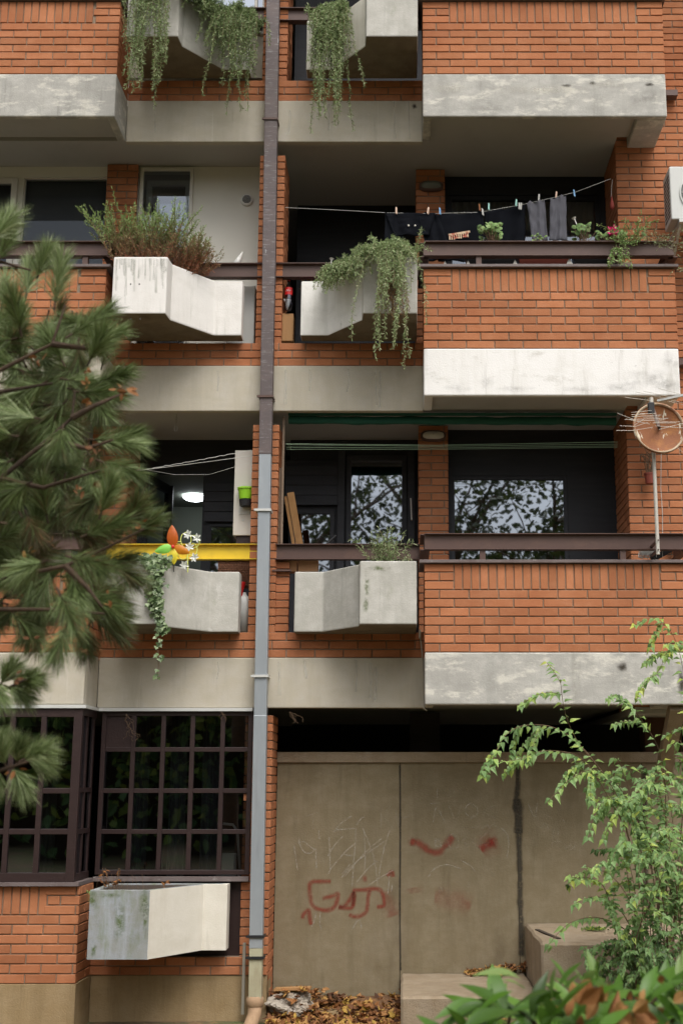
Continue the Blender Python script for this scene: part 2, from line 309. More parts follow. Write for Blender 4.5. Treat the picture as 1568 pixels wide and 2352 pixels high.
for k in (1,0,-1):
    dz=H*k; zb=3.425+dz; zt=3.875+dz; zp=4.66+dz
    # slab and soffits
    for i,(x0,x1,y0,y1) in enumerate(((-6,2.1,.5601,6),(.251,2.219,.0601,.4849),(-6,-2.851,.0601,.4849))):
        mb=MB(); mb.box(x0,x1,y0,y1,zb+.05,zt-.02); mb.build('ceiling_slab',M['ceil'],B)
    mb=MB(); mb.box(.251,2.1,.485,.56,zb+.05,zt-.02); mb.build('ceiling_slab',M['ceil'],B)
    # concrete bands
    fm={1:'grey',0:'whitepeel',-1:'grey'}[k]
    mb=MB(); mb.box(XR,XE,0,.06,zb,zt); mb.box(XR,XR+.08,.0602,.4848,zb,zt); mb.box(2.22,XE,.0602,.617,zb,zt); tag(mb.build('balcony_band',M[fm],B,bevel=.012),{1:'grey concrete band with worn white streaks',0:'white painted band peeling at the right end',-1:'pale grey concrete band with spalled holes'}[k])
    mb=MB(); mb.box(-6,XL,0,.06,zb,zt); mb.box(XL-.08,XL,.0602,.4848,zb,zt); mb.build('balcony_band',M['grey' if k==1 else 'beige'],B,bevel=.012)
    mb=MB(); mb.box(XL,XR,.485,.56,zb,zt); mb.build('recessed_beam',M['beige'],B,bevel=.008)
    # recessed brick band
    mb=MB(); bricks(mb,(XL,.5),(1,0),(0,-1),XR-XL,zt,3,ph=k%2); mb.box(XL,XR,.56,.66,zt,zt+.225,.5,1); mb.build('brick_band',BM,B)
    # balcony parapets
    mb=MB(); bricks(mb,(XR,.003),(1,0),(0,-1),XE-XR,zt,10,soldier=(.26,2.07),ph=1); bricks(mb,(XR,.05),(0,1),(-1,0),.45,zt,10,dep=.03); bricks(mb,(XE,.05),(0,1),(1,0),.56,zt,10,dep=.03)
    pr=mb.build('brick_parapet',BM,B)
    mb=MB(); mb.box(XR-.045,XE+.03,-.035,.15,zp,zp+.028); mb.box(XR-.045,XR+.1,.1502,.50,zp,zp+.028); mb.box(XE-.1,XE+.03,.1502,.61,zp,zp+.028); mb.build('coping',M['coping'],pr,bevel=.003)
    mb=MB(); bricks(mb,(-6,.003),(1,0),(0,-1),6+XL,zt,10,soldier=(.26,6+XL-.26),ph=0); bricks(mb,(XL,.05),(0,1),(1,0),.45,zt,10,dep=.03)
    pl=mb.build('brick_parapet',BM,B)
    mb=MB(); mb.box(-6,XL+.045,-.035,.15,zp,zp+.028); mb.box(XL-.1,XL+.045,.1502,.50,zp,zp+.028); mb.build('coping',M['coping'],pl,bevel=.003)
    # steel channel rails
    def rail(pts,mat,z0=4.785,z1=4.93):
        mb=MB()
        for a,b in zip(pts,pts[1:]):
            a=Vector((*a,0)); b=Vector((*b,0)); up=Vector((0,0,1))
            mb.obox(a+up*(z0+z1)/2+up*dz,b+up*(z0+z1)/2+up*dz,.008,z1-z0-.014)
            for z in (z0+.0035,z1-.0035): mb.obox(a+up*(z+dz),b+up*(z+dz),.085,.007)
        return mb
    mb=rail([(XR+.005,.53),(XR+.005,.035),(XE+.0,.035),(XE+.0,.60)],0)
    for x in (.66,1.9): mb.box(x,x+.05,.01,.06,zp+.028,4.785+dz)
    tag(mb.build('steel_rail',M['steel'],B),'dark brown steel channel rail on the right balcony')
    mb=rail([(-6,.035),(XL-.005,.035),(XL-.005,.53)],0)
    for x in (-3.0,-4.4): mb.box(x,x+.05,.01,.06,zp+.028,4.785+dz)
    mb.build('steel_rail',M['steel'],B)
    if k==-1:
        mb=rail([(XL-.03,.54),(-1.3,.54)],0); tag(mb.build('steel_rail',M['yellow'],B),'bright yellow painted rail')
        mb=rail([(-1.2,.54),(XR-.035,.54)],0); mb.build('steel_rail',M['steel'],B)
    else:
        mb=rail([(XL+.04,.54),(XR-.035,.54)],0); mb.build('steel_rail',M['steel'],B)
# brick pillar and corner walls
for (z0,nc) in ((-1.93,33),(4.105-H*1,26),(4.105,26),(4.105+H,20)):
    mb=MB(); x0=-1.437
    bricks(mb,(x0,.53),(1,0),(0,-1),.247,z0,nc,ch=.0762,bl=.247,alt=False); bricks(mb,(x0+.247,.575),(0,1),(1,0),.42,z0,nc,ch=.0762,bl=.25,dep=.03); bricks(mb,(x0,.575),(0,1),(-1,0),.42,z0,nc,ch=.0762,bl=.25,dep=.03)
    mb.box(x0+.03,x0+.217,.57,.96,z0,z0+nc*.0762-.003,.5,1)
    mb.build('brick_pillar',BM,B)
mb=MB(); bricks(mb,(2.105,.62),(1,0),(0,-1),3.5,.66,115,ch=.0742,bl=.2525); bricks(mb,(2.105,.67),(0,1),(-1,0),.9,.66,115,ch=.0742,bl=.2525,dep=.03); mb.box(2.25,5.6,.75,6,.66,9.1,.5,1)
mb.build('brick_wall',BM,B)
# outer shell, so no light leaks in
mb=MB(); mb.box(-6.2,5.8,6.01,6.3,-2.05,9.5); mb.box(-6.2,-6.0,.07,6,-2.05,9.4); mb.box(-6.2,5.8,-.4,6.3,9.51,9.8); mb.build('rear_wall',M['whitewall'],B)
mb=MB(); mb.box(-6,2.1,.56,6,-.0-2.1,-1.95); mb.build('ground_floor_slab',M['plaster'],B)
def backwall(x0,x1,Y,z0,z1,mat,holes=(),name='back_wall'):
    # one wall sheet 6 cm thick with rectangular openings
    xs=sorted({x0,x1,*[h[0] for h in holes],*[h[1] for h in holes]}); zs=sorted({z0,z1,*[h[2] for h in holes],*[h[3] for h in holes]})
    mb=MB()
    for a,b in zip(xs,xs[1:]):
        for c,d in zip(zs,zs[1:]):
            mx,mz=(a+b)/2,(c+d)/2
            if not any(h[0]<mx<h[1] and h[2]<mz<h[3] for h in holes):
                vs=[(a,Y,c),(b,Y,c),(b,Y,d),(a,Y,d)]; mb.add(vs,[(0,1,2,3)])
    for h in holes:
        a,b,c,d=h; q=Y+.12
        mb.add([(a,Y,c),(b,Y,c),(b,Y,d),(a,Y,d),(a,q,c),(b,q,c),(b,q,d),(a,q,d)],[(0,1,5,4),(1,2,6,5),(2,3,7,6),(3,0,4,7)])
    return mb.build(name,mat,B)
def rect(px0,py0,px1,py1,Y):
    a=P(px0,py0,Y); b=P(px1,py1,Y); c=P(px0,py1,Y); d=P(px1,py0,Y)
    return ((a.x+c.x)/2,(b.x+d.x)/2,b.z,a.z)
def window(r,Y,fw,fmat,gmat,xs=(),zs=(),mw=.03,name='window',label=None,skip=None,parent=None,dep=.05):
    x0,x1,z0,z1=r; mb=MB()
    mb.box(x0,x0+fw,Y,Y+dep,z0,z1); mb.box(x1-fw,x1,Y,Y+dep,z0,z1); mb.box(x0+fw,x1-fw,Y+.001,Y+dep,z0,z0+fw); mb.box(x0+fw,x1-fw,Y+.001,Y+dep,z1-fw,z1)
    X_=[x0+fw]+[v for x in xs for v in (x-mw/2,x+mw/2)]+[x1-fw]; Z_=[z0+fw]+[v for z in zs for v in (z-mw/2,z+mw/2)]+[z1-fw]
    for x in xs: mb.box(x-mw/2,x+mw/2,Y+.003,Y+dep-.003,z0+fw,z1-fw)
    for z in zs:
        for a,b in zip(X_[::2],X_[1::2]): mb.box(a,b,Y+.005,Y+dep-.005,z-mw/2,z+mw/2)
    w=mb.build(name,fmat,parent or B,bevel=.003)
    if label: tag(w,label)
    for a,b in zip(X_[::2],X_[1::2]):
        for c,d in zip(Z_[::2],Z_[1::2]):
            if skip and skip(a,b,c,d): continue
            g=MB(); y=Y+dep*.5; tx,tz=R.uniform(-.002,.002),R.uniform(-.002,.002)
            g.add([(a,y-tx,c),(b,y+tx,c),(b,y+tx+tz,d),(a,y-tx+tz,d)],[(0,1,2,3)]); g.build('pane',gmat,w)
    return w
def sheet(x0,x1,Y,z0,z1,mat,name,parent=None,th=.02):
    mb=MB(); mb.box(x0,x1,Y,Y+th,z0,z1); return mb.build(name,mat,parent or B)
# --- second floor, left loggia (white walls)
r1=rect(50,406,243,560,1.1); r1=(r1[0],r1[1],4.25,r1[3]); rl=rect(-190,412,38,560,1.1); rl=(rl[0],rl[1],4.25,rl[3]); rd=rect(321,388,443,560,1.1); rd=(rd[0],rd[1],3.9,rd[3])
backwall(-6,-1.42,1.1,3.85,6.26,M['whitewall'],[r1,rl,rd])
window((r1[0],r1[1],r1[2],r1[3]),1.12,.012,M['wframe'],M['gblind'],label='wide window with a grey blind lowered'); sheet(r1[0],r1[1],1.2,r1[2],r1[3],M['sheen'],'window_blind')
window(rl,1.06,.06,M['wframe'],M['gblind']); sheet(rl[0],rl[1],1.24,rl[2],rl[3],M['sheen'],'window_blind')
w=window(rd,1.06,.035,M['wframe'],M['gdim'],name='balcony_door',label='white framed glazed door ajar'); 
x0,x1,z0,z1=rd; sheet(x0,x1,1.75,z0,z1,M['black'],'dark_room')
window((x0+.05,x1-.04,z0,z1-.10),1.15,.055,M['wframe'],M['gdim'],name='door_leaf')
mb=MB(); xa,xb=X(247,380,1.03),X(317,380,1.03); bricks(mb,(xa,1.03),(1,0),(0,-1),xb-xa,3.87,31,ch=.0768,bl=(xb-xa)/1.5); mb.build('brick_pier',BM,B)
# vent
vt=MB(); c=P(567,459,1.085); vt.lathe(c,[(.0,-.02),(.045,-.02),(.060,-.012),(.066,.015)],24,'y')
for i in range(-3,4):
    z=c.z+i*.0125; w_=math.sqrt(.045**2-(i*.0125)**2); vt.box(c.x-w_,c.x+w_,c.y-.026,c.y-.02,z-.0025,z+.0025,.5,1)
vt.build('round_vent',[M['plas'],M['blackp']],B)
# --- second floor, right loggia
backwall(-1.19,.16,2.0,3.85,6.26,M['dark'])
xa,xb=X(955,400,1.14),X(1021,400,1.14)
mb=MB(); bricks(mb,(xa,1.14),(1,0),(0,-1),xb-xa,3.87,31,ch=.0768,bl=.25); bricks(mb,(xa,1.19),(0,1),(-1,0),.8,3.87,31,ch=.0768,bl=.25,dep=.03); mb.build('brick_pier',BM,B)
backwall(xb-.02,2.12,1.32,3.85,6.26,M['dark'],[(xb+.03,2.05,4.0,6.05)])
window((xb+.03,2.05,4.0,6.05),1.34,.05,M['dark'],M['gdim'],xs=(xb+.75,)); 
cu=MB(); n=60
for i in range(n+1):
    x=xb+.05+(1.98-xb)*i/n; y=1.52+.02*math.sin(i*1.9)+.01*math.sin(i*.7)
    cu.v+= [(x,y,3.95),(x,y,6.1)]; cu.t+=[.5,.5]
for i in range(n): cu.f.append((2*i,2*i+2,2*i+3,2*i+1)); cu.m.append(0)
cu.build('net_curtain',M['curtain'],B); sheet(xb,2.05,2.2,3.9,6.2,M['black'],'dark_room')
# --- first floor, left loggia
dz=-H
ro=rect(330,1085,465,1250,1.7); ro=(ro[0],ro[1],1.15,ro[3]); rw=rect(478,1204,560,1250,1.7); rw=(rw[0],rw[1],1.35,rw[3])
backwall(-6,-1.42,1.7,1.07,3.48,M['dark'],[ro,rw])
mb=MB(); zc_=ro[3]+.05
mb.add([(-4.6,1.83,zc_),(-1.6,1.83,zc_),(-1.6,3.6,zc_),(-4.6,3.6,zc_)],[(0,1,2,3)],.5,0)
mb.add([(-4.6,3.6,1.1),(-1.6,3.6,1.1),(-1.6,3.6,zc_),(-4.6,3.6,zc_)],[(0,1,2,3)],.5,1); mb.add([(-4.6,1.83,1.1),(-4.6,3.6,1.1),(-4.6,3.6,zc_),(-4.6,1.83,zc_)],[(0,1,2,3)],.5,1); mb.add([(-1.6,1.83,1.1),(-1.6,3.6,1.1),(-1.6,3.6,zc_),(-1.6,1.83,zc_)],[(0,1,2,3)],.5,1)
mb.build('lit_room',[M['dgreen'],M['dgreen']],B)
lp=MB(); c=P(448,1131,3.0); c.z=zc_-.012
lp.lathe(c,[(.0,-.05),(.07,-.046),(.115,-.03),(.135,-.01),(.14,.0)],24); lp.build('ceiling_lamp',M['lamp'],B,smooth=True)
# open leaf, hinged at the left and turned inward
a=P(330,1085,1.7); b=Vector((a.x+.16,2.35,a.z)); mb=MB()
for z0,z1 in ((1.15,1.25),(a.z-.09,a.z)): mb.obox((a.x,1.72,(z0+z1)/2),(b.x,b.y,(z0+z1)/2),.05,z1-z0)
for q in (.05,.95): mb.obox((a.x+(b.x-a.x)*q,1.72+(b.y-1.72)*q,1.15),(a.x+(b.x-a.x)*q,1.72+(b.y-1.72)*q,a.z),.09,.05)
lf=mb.build('window_leaf',M['dark'],B); g=MB(); g.add([(a.x,1.74,1.2),(b.x,2.33,1.2),(b.x,2.33,a.z-.05),(a.x,1.74,a.z-.05)],[(0,1,2,3)]); g.build('pane',M['gdim'],lf)
window(rw,1.68,.03,M['dark'],M['glass'],label='small window with a lace curtain')
def boards(x0,x1,Y,z0,z1,ch,name='board_cladding'):
    mb=MB(); z=z0
    while z<z1-.01:
        h=min(ch,z1-z); mb.add([(x0,Y-.016,z),(x1,Y-.016,z),(x1,Y-.002,z+h),(x0,Y-.002,z+h),(x0,Y+.02,z),(x1,Y+.02,z)],[(0,1,2,3),(0,4,5,1)],R.random()); z+=ch
    return mb.build(name,M['dark2'],B)
M['dark2']=mk('dark_boards',(.035,.037,.045),[((.06,.06,.072),(2,2,14),.45,.75,.7)],rough=.6,bump=.2,tone=.3)
x0,x1,z0,z1=rect(470,1110,555,1198,1.66); boards(x0,x1,1.66,z0,z1,.105)
mb=MB(); xa,xb=X(205,1150,1.15),X(291,1150,1.15); bricks(mb,(xa,1.15),(1,0),(0,-1),xb-xa,1.09,31,ch=.0768,bl=.25); bricks(mb,(xb,1.2),(0,1),(1,0),.5,1.09,31,ch=.0768,bl=.25,dep=.03); mb.build('brick_pier',BM,B)
# --- first floor, right loggia
rA=rect(668,1172,768,1262,1.7); rA=(rA[0],rA[1],1.45,rA[3]); rB=rect(803,1048,926,1262,1.7); rB=(rB[0],rB[1],1.2,rB[3])
backwall(-1.19,.16,1.7,1.07,3.48,M['dark'],[rA,rB])
window(rA,1.66,.045,M['dark2'],M['glass'],label='lower window mirroring the trees')
rB2=(rB[0]-.06,rB[1]+.12,rB[2],rB[3]+.06); 
window((rB[0]-.035,rB[1]+.035,rB[2],rB[3]),1.66,.05,M['dark2'],M['glass'],name='balcony_door',label='dark glazed door mirroring the trees')
x0,x1,z0,z1=rect(655,1058,775,1160,1.66); boards(x0,x1,1.66,z0,z1,.105)
for px in (783,944):
    mb=MB(); x=X(px,1150,1.64); mb.box(x-.035,x+.035,1.635,1.7,1.1,3.35); mb.build('door_post',M['dark2'],B)
for Y_,r_ in ((1.95,rA),(1.95,rB)): sheet(r_[0],r_[1],Y_,r_[2],r_[3],M['sheen'],'window_blind')
hd=MB(); a=P(943,1147,1.6); b=P(945,1195,1.6); hd.tube([a,a+Vector((0,-.05,0)),b+Vector((0,-.05,0)),b],.008,6); hd.build('door_handle',M['plas'],B)
xa,xb=X(961,1100,1.14),X(1029,1100,1.14)
mb=MB(); bricks(mb,(xa,1.14),(1,0),(0,-1),xb-xa,1.09,31,ch=.0768,bl=.25); bricks(mb,(xa,1.19),(0,1),(-1,0),.55,1.09,31,ch=.0768,bl=.25,dep=.03); mb.build('brick_pier',BM,B)
rC=rect(1036,1093,1304,1290,1.32); rC=(rC[0],rC[1],1.2,rC[3])
backwall(xb-.02,2.12,1.32,1.07,3.48,M['dark'],[rC])
window(rC,1.33,.035,M['dark2'],M['glass'],label='large balcony window mirroring bare branches'); sheet(rC[0],rC[1],1.7,rC[2],rC[3],M['sheen'],'window_blind')
# --- third floor openings
z0=3.87+H
backwall(-6,-1.42,1.1,z0,9.5,M['whitewall'])
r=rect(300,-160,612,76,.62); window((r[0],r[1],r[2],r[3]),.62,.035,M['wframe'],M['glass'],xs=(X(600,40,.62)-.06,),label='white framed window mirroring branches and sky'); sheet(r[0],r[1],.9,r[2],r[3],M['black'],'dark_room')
mb=MB(); x0,x1,z0_,z1_=rect(548,76,606,178,.66); mb.box(r[0],x1+.03,.66,.72,z0_,r[2]-.001); mb.build('window_apron',M['beige'],B)
backwall(-1.19,2.12,1.3,z0,9.5,M['dark'])
# --- ground floor, left glazed bay
zt=3.425-2*H+H  # underside of lowest band = .645
zt=.645
def zs_(Y,l): return [Z(p,Y) for p in l]
# recessed window
x0,x1=XL+.05,X(577,1800,.5); zb=Z(2010,.5); 
for i,xx in enumerate((-2.55,-2.2,-1.9,-3.4,-4.0)):
    cu=MB(); n=14
    for k in range(n+1): cu.v+=[(xx+.16*k/n,1.1+.02*math.sin(k*1.7),-1.3),(xx+.16*k/n,1.1+.02*math.sin(k*1.7),.6)]; cu.t+=[.5,.5]
    for k in range(n): cu.f.append((2*k,2*k+2,2*k+3,2*k+1)); cu.m.append(0)
    cu.build('net_curtain',M['curtain'],B)
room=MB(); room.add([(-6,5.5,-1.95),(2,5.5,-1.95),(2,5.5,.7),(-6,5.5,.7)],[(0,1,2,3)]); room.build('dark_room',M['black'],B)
def skipf(a,b,c,d): return a<XL+.12 and d>.3
w=window((x0,x1,zb,zt-.03),.5,.04,M['brown'],M['gdim'],xs=[X(p,1850,.5) for p in (299,368,436,506)],zs=zs_(.5,(1911,1817,1722)),mw=.04,name='grid_window',label='brown grid window in the recess',skip=lambda a,b,c,d:a<x0+.1 and c>.1)
mb=MB(); mb.box(x0+.04,X(297,1850,.5),.52,.535,Z(1722,.5)+.0,zt-.07); mb.build('blind_panel',M['brown'],w)
# projecting window and its return
zb0=Z(2027,0); zt0=zt-.03
window((-6,XL+.0,zb0,zt0),0.0,.075,M['brown'],M['gmir'],xs=[X(p,1850,0) for p in (-50,17,89)],zs=zs_(.0,(1911,1817)),mw=.045,name='grid_window',label='brown grid window in the projecting bay')
mb=MB()
for z0_,z1_ in ((zb0,zb0+.06),(zt0-.06,zt0)): mb.box(XL-.05,XL,.0501,.5,z0_,z1_)
for z in zs_(.2,(1910,1815)): mb.box(XL-.045,XL-.005,.06,.49,z-.02,z+.02)
for y in (.22,.45): mb.box(XL-.045,XL-.006,y,y+.04,zb0+.06,zt0-.06)
w=mb.build('grid_window',M['brown'],B); g=MB(); g.add([(XL-.02,.05,zb0),(XL-.02,.5,zb0),(XL-.02,.5,zt0),(XL-.02,.05,zt0)],[(0,1,2,3)]); g.build('pane',M['gdim'],w)
mb=MB(); mb.box(-6,XL+.05,-.04,.10,zb0-.03,zb0-.001); mb.box(XL-.05,XL+.05,.1001,.5,zb0-.03,zb0-.001); mb.box(XL+.0501,x1,.46,.55,zb0-.028,zb0+.01); mb.build('window_sill',M['coping'],B)
mb=MB(); mb.box(-6,XL+.03,-.02,.02,zt-.03,zt-.002); mb.box(XL,XL+.03,.0201,.46,zt-.03,zt-.002); mb.box(XL+.03,x1,.4601,.49,zt-.03,zt-.002); mb.build('window_flashing',M['acgrey'],B)
# ground brickwork and plinth
zb1=Z(2262,0); nc=round((zb0-.03-zb1)/.0765); ch=(zb0-.032-zb1)/nc
xg=-2.72
mb=MB(); bricks(mb,(-6,.02),(1,0),(0,-1),6+xg,zb1,nc,ch=ch,soldier=(.26,6+xg-.27)); bricks(mb,(xg,.07),(0,1),(1,0),.43,zb1,nc,ch=ch,dep=.03); mb.build('brick_parapet',BM,B)
mb=MB(); mb.box(-6,xg+.01,.0,.5,-2.6,zb1-.001); mb.build('plinth',M['plaster'],B)
zq=Z(2198,.5); ze=Z(2242,.5); mb=MB(); bricks(mb,(xg+.0,.5),(1,0),(0,-1),X(612,2200,.5)-xg,ze,2,ch=(zq-ze)/2*1.0); mb.build('brick_band',BM,B)
mb=MB(); mb.box(xg+.011,-1.19,.515,.9,-2.02,ze-.001); mb.build('plinth',M['plaster'],B)
mb=MB(); mb.box(xg,X(562,2100,.56),.56,.6,zq,zb0-.03); mb.build('wooden_panel',M['brown'],B)
# ground right : dark store behind the retaining wall, with brackets
mb=MB(); mb.box(2.3,2.65,1.3,1.6,-1.9,.655); mb.build('inner_pier',M['terra3'],B)
mb=MB(); mb.box(2.1,5.8,.62,6,.60,.659); mb.build('ceiling_slab',M['ceil'],B)
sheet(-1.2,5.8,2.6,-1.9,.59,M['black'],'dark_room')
mb=MB(); mb.obox((2.36,.10,.64),(2.36,.9,-.0),.13,.10); mb.build('concrete_bracket',M['step'],B)
mb=MB(); mb.box(.05,.35,1.9,2.1,-.2,.68); mb.build('inner_pier',M['brown'],B)
# ------------------------------------------------------------------ concrete planters
def inset(poly,d):
    n=len(poly); out=[]
    for i in range(n):
        p0=Vector(poly[i-1]); p=Vector(poly[i]); p1=Vector(poly[(i+1)%n])
        a=(p-p0).normalized(); b=(p1-p).normalized(); na=Vector((-a.y,a.x)); nb=Vector((-b.y,b.x)); m=(na+nb)
        m=m.normalized() if m.length>1e-6 else na
        out.append(tuple(p+m*(d/max(.45,m.dot(na)))))
    return out
PL={}
def planter(key,x0,zb,mirror,mat,label,mat2=None,h=.55,step=.17,ln=1.10,group='concrete flower boxes on the facade'):
    # outline in plan, counter-clockwise seen from above; x measured from the near (deep) end
    s=-1 if mirror else 1
    prof=[(0,-.24),(.49,-.24),(.505,-.24+step),(.84,.33),(ln,.33),(ln,.495),(0,.495)]
    poly=[(x0+s*a,b) for a,b in prof]
    if mirror: poly=poly[::-1]
    root=thing('concrete_planter',(x0+s*.5,.2,zb),label,'flower box',group)
    n=len(poly); inn=inset(poly,.055); zt=zb+h; mb=MB()
    def sub(z): return [(x,y,z+.0) for x,y in poly]
    vs=[(x,y,zb) for x,y in poly]+[(x,y,zt) for x,y in poly]+[(x,y,zt) for x,y in inn]+[(x,y,zt-.07) for x,y in inn]
    fs=[]; ms=[]
    for i in range(n):
        j=(i+1)%n
        fs += [(i,j,n+j,n+i),(n+i,n+j,2*n+j,2*n+i),(2*n+i,2*n+j,3*n+j,3*n+i)]
    fs.append(tuple(range(n-1,-1,-1)))
    mats=[M[mat]]
    mb.add(vs,fs)
    if mat2:
        mats.append(M[mat2])
        for q,f in enumerate(fs):
            if all(mb.v[i][0]>x0+s*.497 if not mirror else mb.v[i][0]<x0-.497 for i in f): mb.m[q]=1
            if q%3==0 and q//3 in (1,2,3) and not mirror: mb.m[q]=1
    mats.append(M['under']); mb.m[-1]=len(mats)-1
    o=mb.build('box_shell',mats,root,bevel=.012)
    so=MB(); so.prism(inn,zt-.2,zt-(.012 if key=='GL' else .045)); so.build('soil',M['soil'],root)
    pk=MB()
    for _ in range(5 if mat=='white' else 0):
        pass
    PL[key]=(x0,s,zt)
    return root
z1=4.12
pw=planter('ML',-2.648,z1,False,'white','white painted flower box with step, full of bushy rosemary and drip stains')
for px,py in ((300,672),(320,672),(300,744),(322,744)):
    mb=MB(); c=P(px,py-20 if py<700 else py-12,-.2415); mb.lathe(c,[(0,-.001),(.0065,-.001),(.0065,.003)],10,'y'); mb.build('bolt_hole',M['blackp'],pw)
planter('MR',.11,z1,True,'planter','two tone flower box, left half whitewashed, under magenta pot',mat2='whitep') if 0 else None
M['whitep']=conc('whitewashed_planter_end',(.78,.77,.74),(.5,.5,.45),(.84,.83,.8),.3,[((.3,.32,.26),(6,6,3),.63,.72,.6)])
def planter2(*a,**k): return planter(*a,**k)
planter('MR',.11,z1,True,'planter','flower box whitewashed at its left end, with a magenta pot behind',mat2='whitep')
planter('TL',-2.64,z1+H,False,'planter','grey flower box at the top left, half hidden by trailing rosemary')
planter('TR',.12,z1+H,True,'planter','grey flower box at the top with one long hanging plant',mat2='plantcream')
planter('LL',-2.60,z1-H-.03,False,'planter','stained grey flower box holding the foil windmill and ivy')
planter('LR',.10,z1-H-.03,True,'planter','bare grey flower box below the mirroring door, with a mossy edge')
planter('GL',-2.572,-1.412,False,'plantblue','low flower box, bluish left end and cream right side',mat2='plantcream',step=.03,h=.54,ln=1.045)
# ------------------------------------------------------------------ drainpipe
dp=thing('drainpipe',(-1.29,.40,-2.0),'square drainpipe down the brick pillar, flaking brown above and grey below','drainpipe')
def seg(py0,py1,c0,c1,w0,w1,mat,Y=.40,name='pipe_section'):
    a=P(c0,py0,Y-.05); b=P(c1,py1,Y-.05); a.y=b.y=Y
    d0=w0; mb=MB()
    mb.add([(p.x+i*w/2,Y+j*.05,p.z) for p,w in ((a,w0),(b,w1)) for i,j in ((-1,-1),(1,-1),(1,1),(-1,1))],[(0,1,2,3),(7,6,5,4),(0,4,5,1),(1,5,6,2),(2,6,7,3),(3,7,4,0)])
    return mb.build(name,M[mat],dp,bevel=.006)
seg(-60,655,627,616,.130,.124,'pipeb'); seg(652,1043,616,608.5,.118,.118,'pipeb',.402); seg(1040,1645,608.5,597,.112,.112,'pipeg',.405); seg(1643,2180,597,587,.116,.114,'pipeg',.40); seg(2178,2300,587,585,.112,.11,'pipec',.402)
for py,px in ((272,622),(910,611),(1171,605),(1553,598),(2152,588),(2201,587)):
    p=P(px,py,.35); mb=MB(); mb.box(p.x-.07,p.x+.07,.338,.352,p.z-.011,p.z+.011); mb.box(p.x-.07,p.x-.06,.352,.49,p.z-.011,p.z+.011); mb.box(p.x+.06,p.x+.07,.352,.49,p.z-.011,p.z+.011); mb.box(p.x-.086,p.x-.0701,.338,.36,p.z-.009,p.z+.009); mb.build('pipe_clamp',M['steel' if py<1000 else 'acgrey'] if py<2100 else M['blackp'],dp)
a=P(585,2295,.38); mb=MB(); mb.lathe((a.x,.40,a.z),[(.062,.02),(.075,.0),(.075,-.05),(.06,-.07)],20); mb.tube([(a.x,.40,a.z-.05),(a.x,.38,a.z-.13),(a.x-.03,.32,a.z-.22),(a.x-.07,.22,a.z-.32)],.06,14); mb.build('clay_elbow',M['clay'],dp,smooth=True)
mb=MB(); a=P(562,2166,.45); b=P(554,2330,.45); mb.box(a.x-.012,a.x+.012,.42,.45,b.z,a.z); mb.build('side_rod',M['alu'],dp)
# ------------------------------------------------------------------ AC unit
p=P(1536,381,.12); z0=Z(503,.12); ac=thing('air_conditioner',(p.x+.35,.3,z0),'off white outdoor air conditioner unit on the brick wall','air conditioner')
mb=MB(); mb.box(p.x,p.x+.75,.12,.42,z0,p.z); mb.build('casing',M['acgrey'],ac,bevel=.012)
mb=MB(); c=Vector((p.x+.30,.12,(z0+p.z)/2)); mb.lathe(c,[(.215,.0),(.215,-.012),(.2,-.012)],40,'y')
for r_ in [.2-.0125*i for i in range(15)]: mb.tube([(c.x+r_*math.cos(t*math.pi/18),.107,c.z+r_*math.sin(t*math.pi/18)) for t in range(37)],.0022,4)
for i in range(12): t=i*math.pi/6; mb.obox((c.x+.02*math.cos(t),.108,c.z+.02*math.sin(t)),(c.x+.2*math.cos(t),.108,c.z+.2*math.sin(t)),.004,.004)
mb.build('fan_grille',M['acgrey'],ac); mb=MB(); mb.lathe((c.x,.1185,c.z),[(0,0),(.2,0)],36,'y'); mb.build('fan_opening',M['blackp'],ac)
mb=MB()
for i in range(11): z=z0+.05+i*(p.z-z0-.1)/11; mb.box(p.x-.002,p.x+.004,.16,.26,z,z+.022); mb.box(p.x-.002,p.x+.004,.28,.38,z,z+.022)
mb.build('side_vents',M['blackp'],ac)
for x in (p.x+.07,p.x+.6):
    mb=MB(); mb.box(x,x+.035,.1,.61,z0-.035,z0-.001); mb.box(x,x+.035,.585,.61,z0-.3,z0-.036); mb.obox((x+.0175,.16,z0-.04),(x+.0175,.58,z0-.28),.02,.02); mb.build('wall_bracket',M['acgrey'],ac)
for py,xx in ((205,1540),(826,1565)):
    q=P(xx,py,.45); mb=MB(); mb.box(q.x-.07,q.x+.08,.50,.6,q.z-.03,q.z+.03); tag(mb.build('sensor_box',M['steel'],None,loc=q),'small dark box fixed to the brick wall '+('above the air conditioner' if py<300 else 'beside the peeling white band'),'box')
# ------------------------------------------------------------------ satellite dish, aerials
Y=-.30; c=P(1513,983,Y-.05); dsh=thing('satellite_dish',(P(1511,1270,Y).x,Y,Z(1270,Y)),'round rusty satellite dish with flaking paint on a pale pole','satellite dish')
Rt=Matrix.Rotation(math.radians(-6),3,'X')@Matrix.Rotation(math.radians(8),3,'Z')
rad=.228; prof=[(r_*rad,(1-(r_)**2)*.055) for r_ in (0,.12,.2,.3,.45,.6,.75,.9,1)]+[(rad*1.0,-.008),(rad*1.035,-.01),(rad*1.035,.012)]
mb=MB(); mb.lathe(c,prof,48,'y',M=Rt); mb.build('dish',M['rust'],dsh,smooth=True)
mb=MB(); mb.lathe(c,[(rad*.94,.0),(rad*.985,-.014),(rad*1.02,-.013),(rad*1.035,.004)],48,'y',M=Rt); mb.build('dish_rim',mk('pale_rusty_rim',(.45,.36,.25),[((.25,.1,.05),(3,3,5),.42,.58,.95)],rough=.7),dsh,smooth=True)
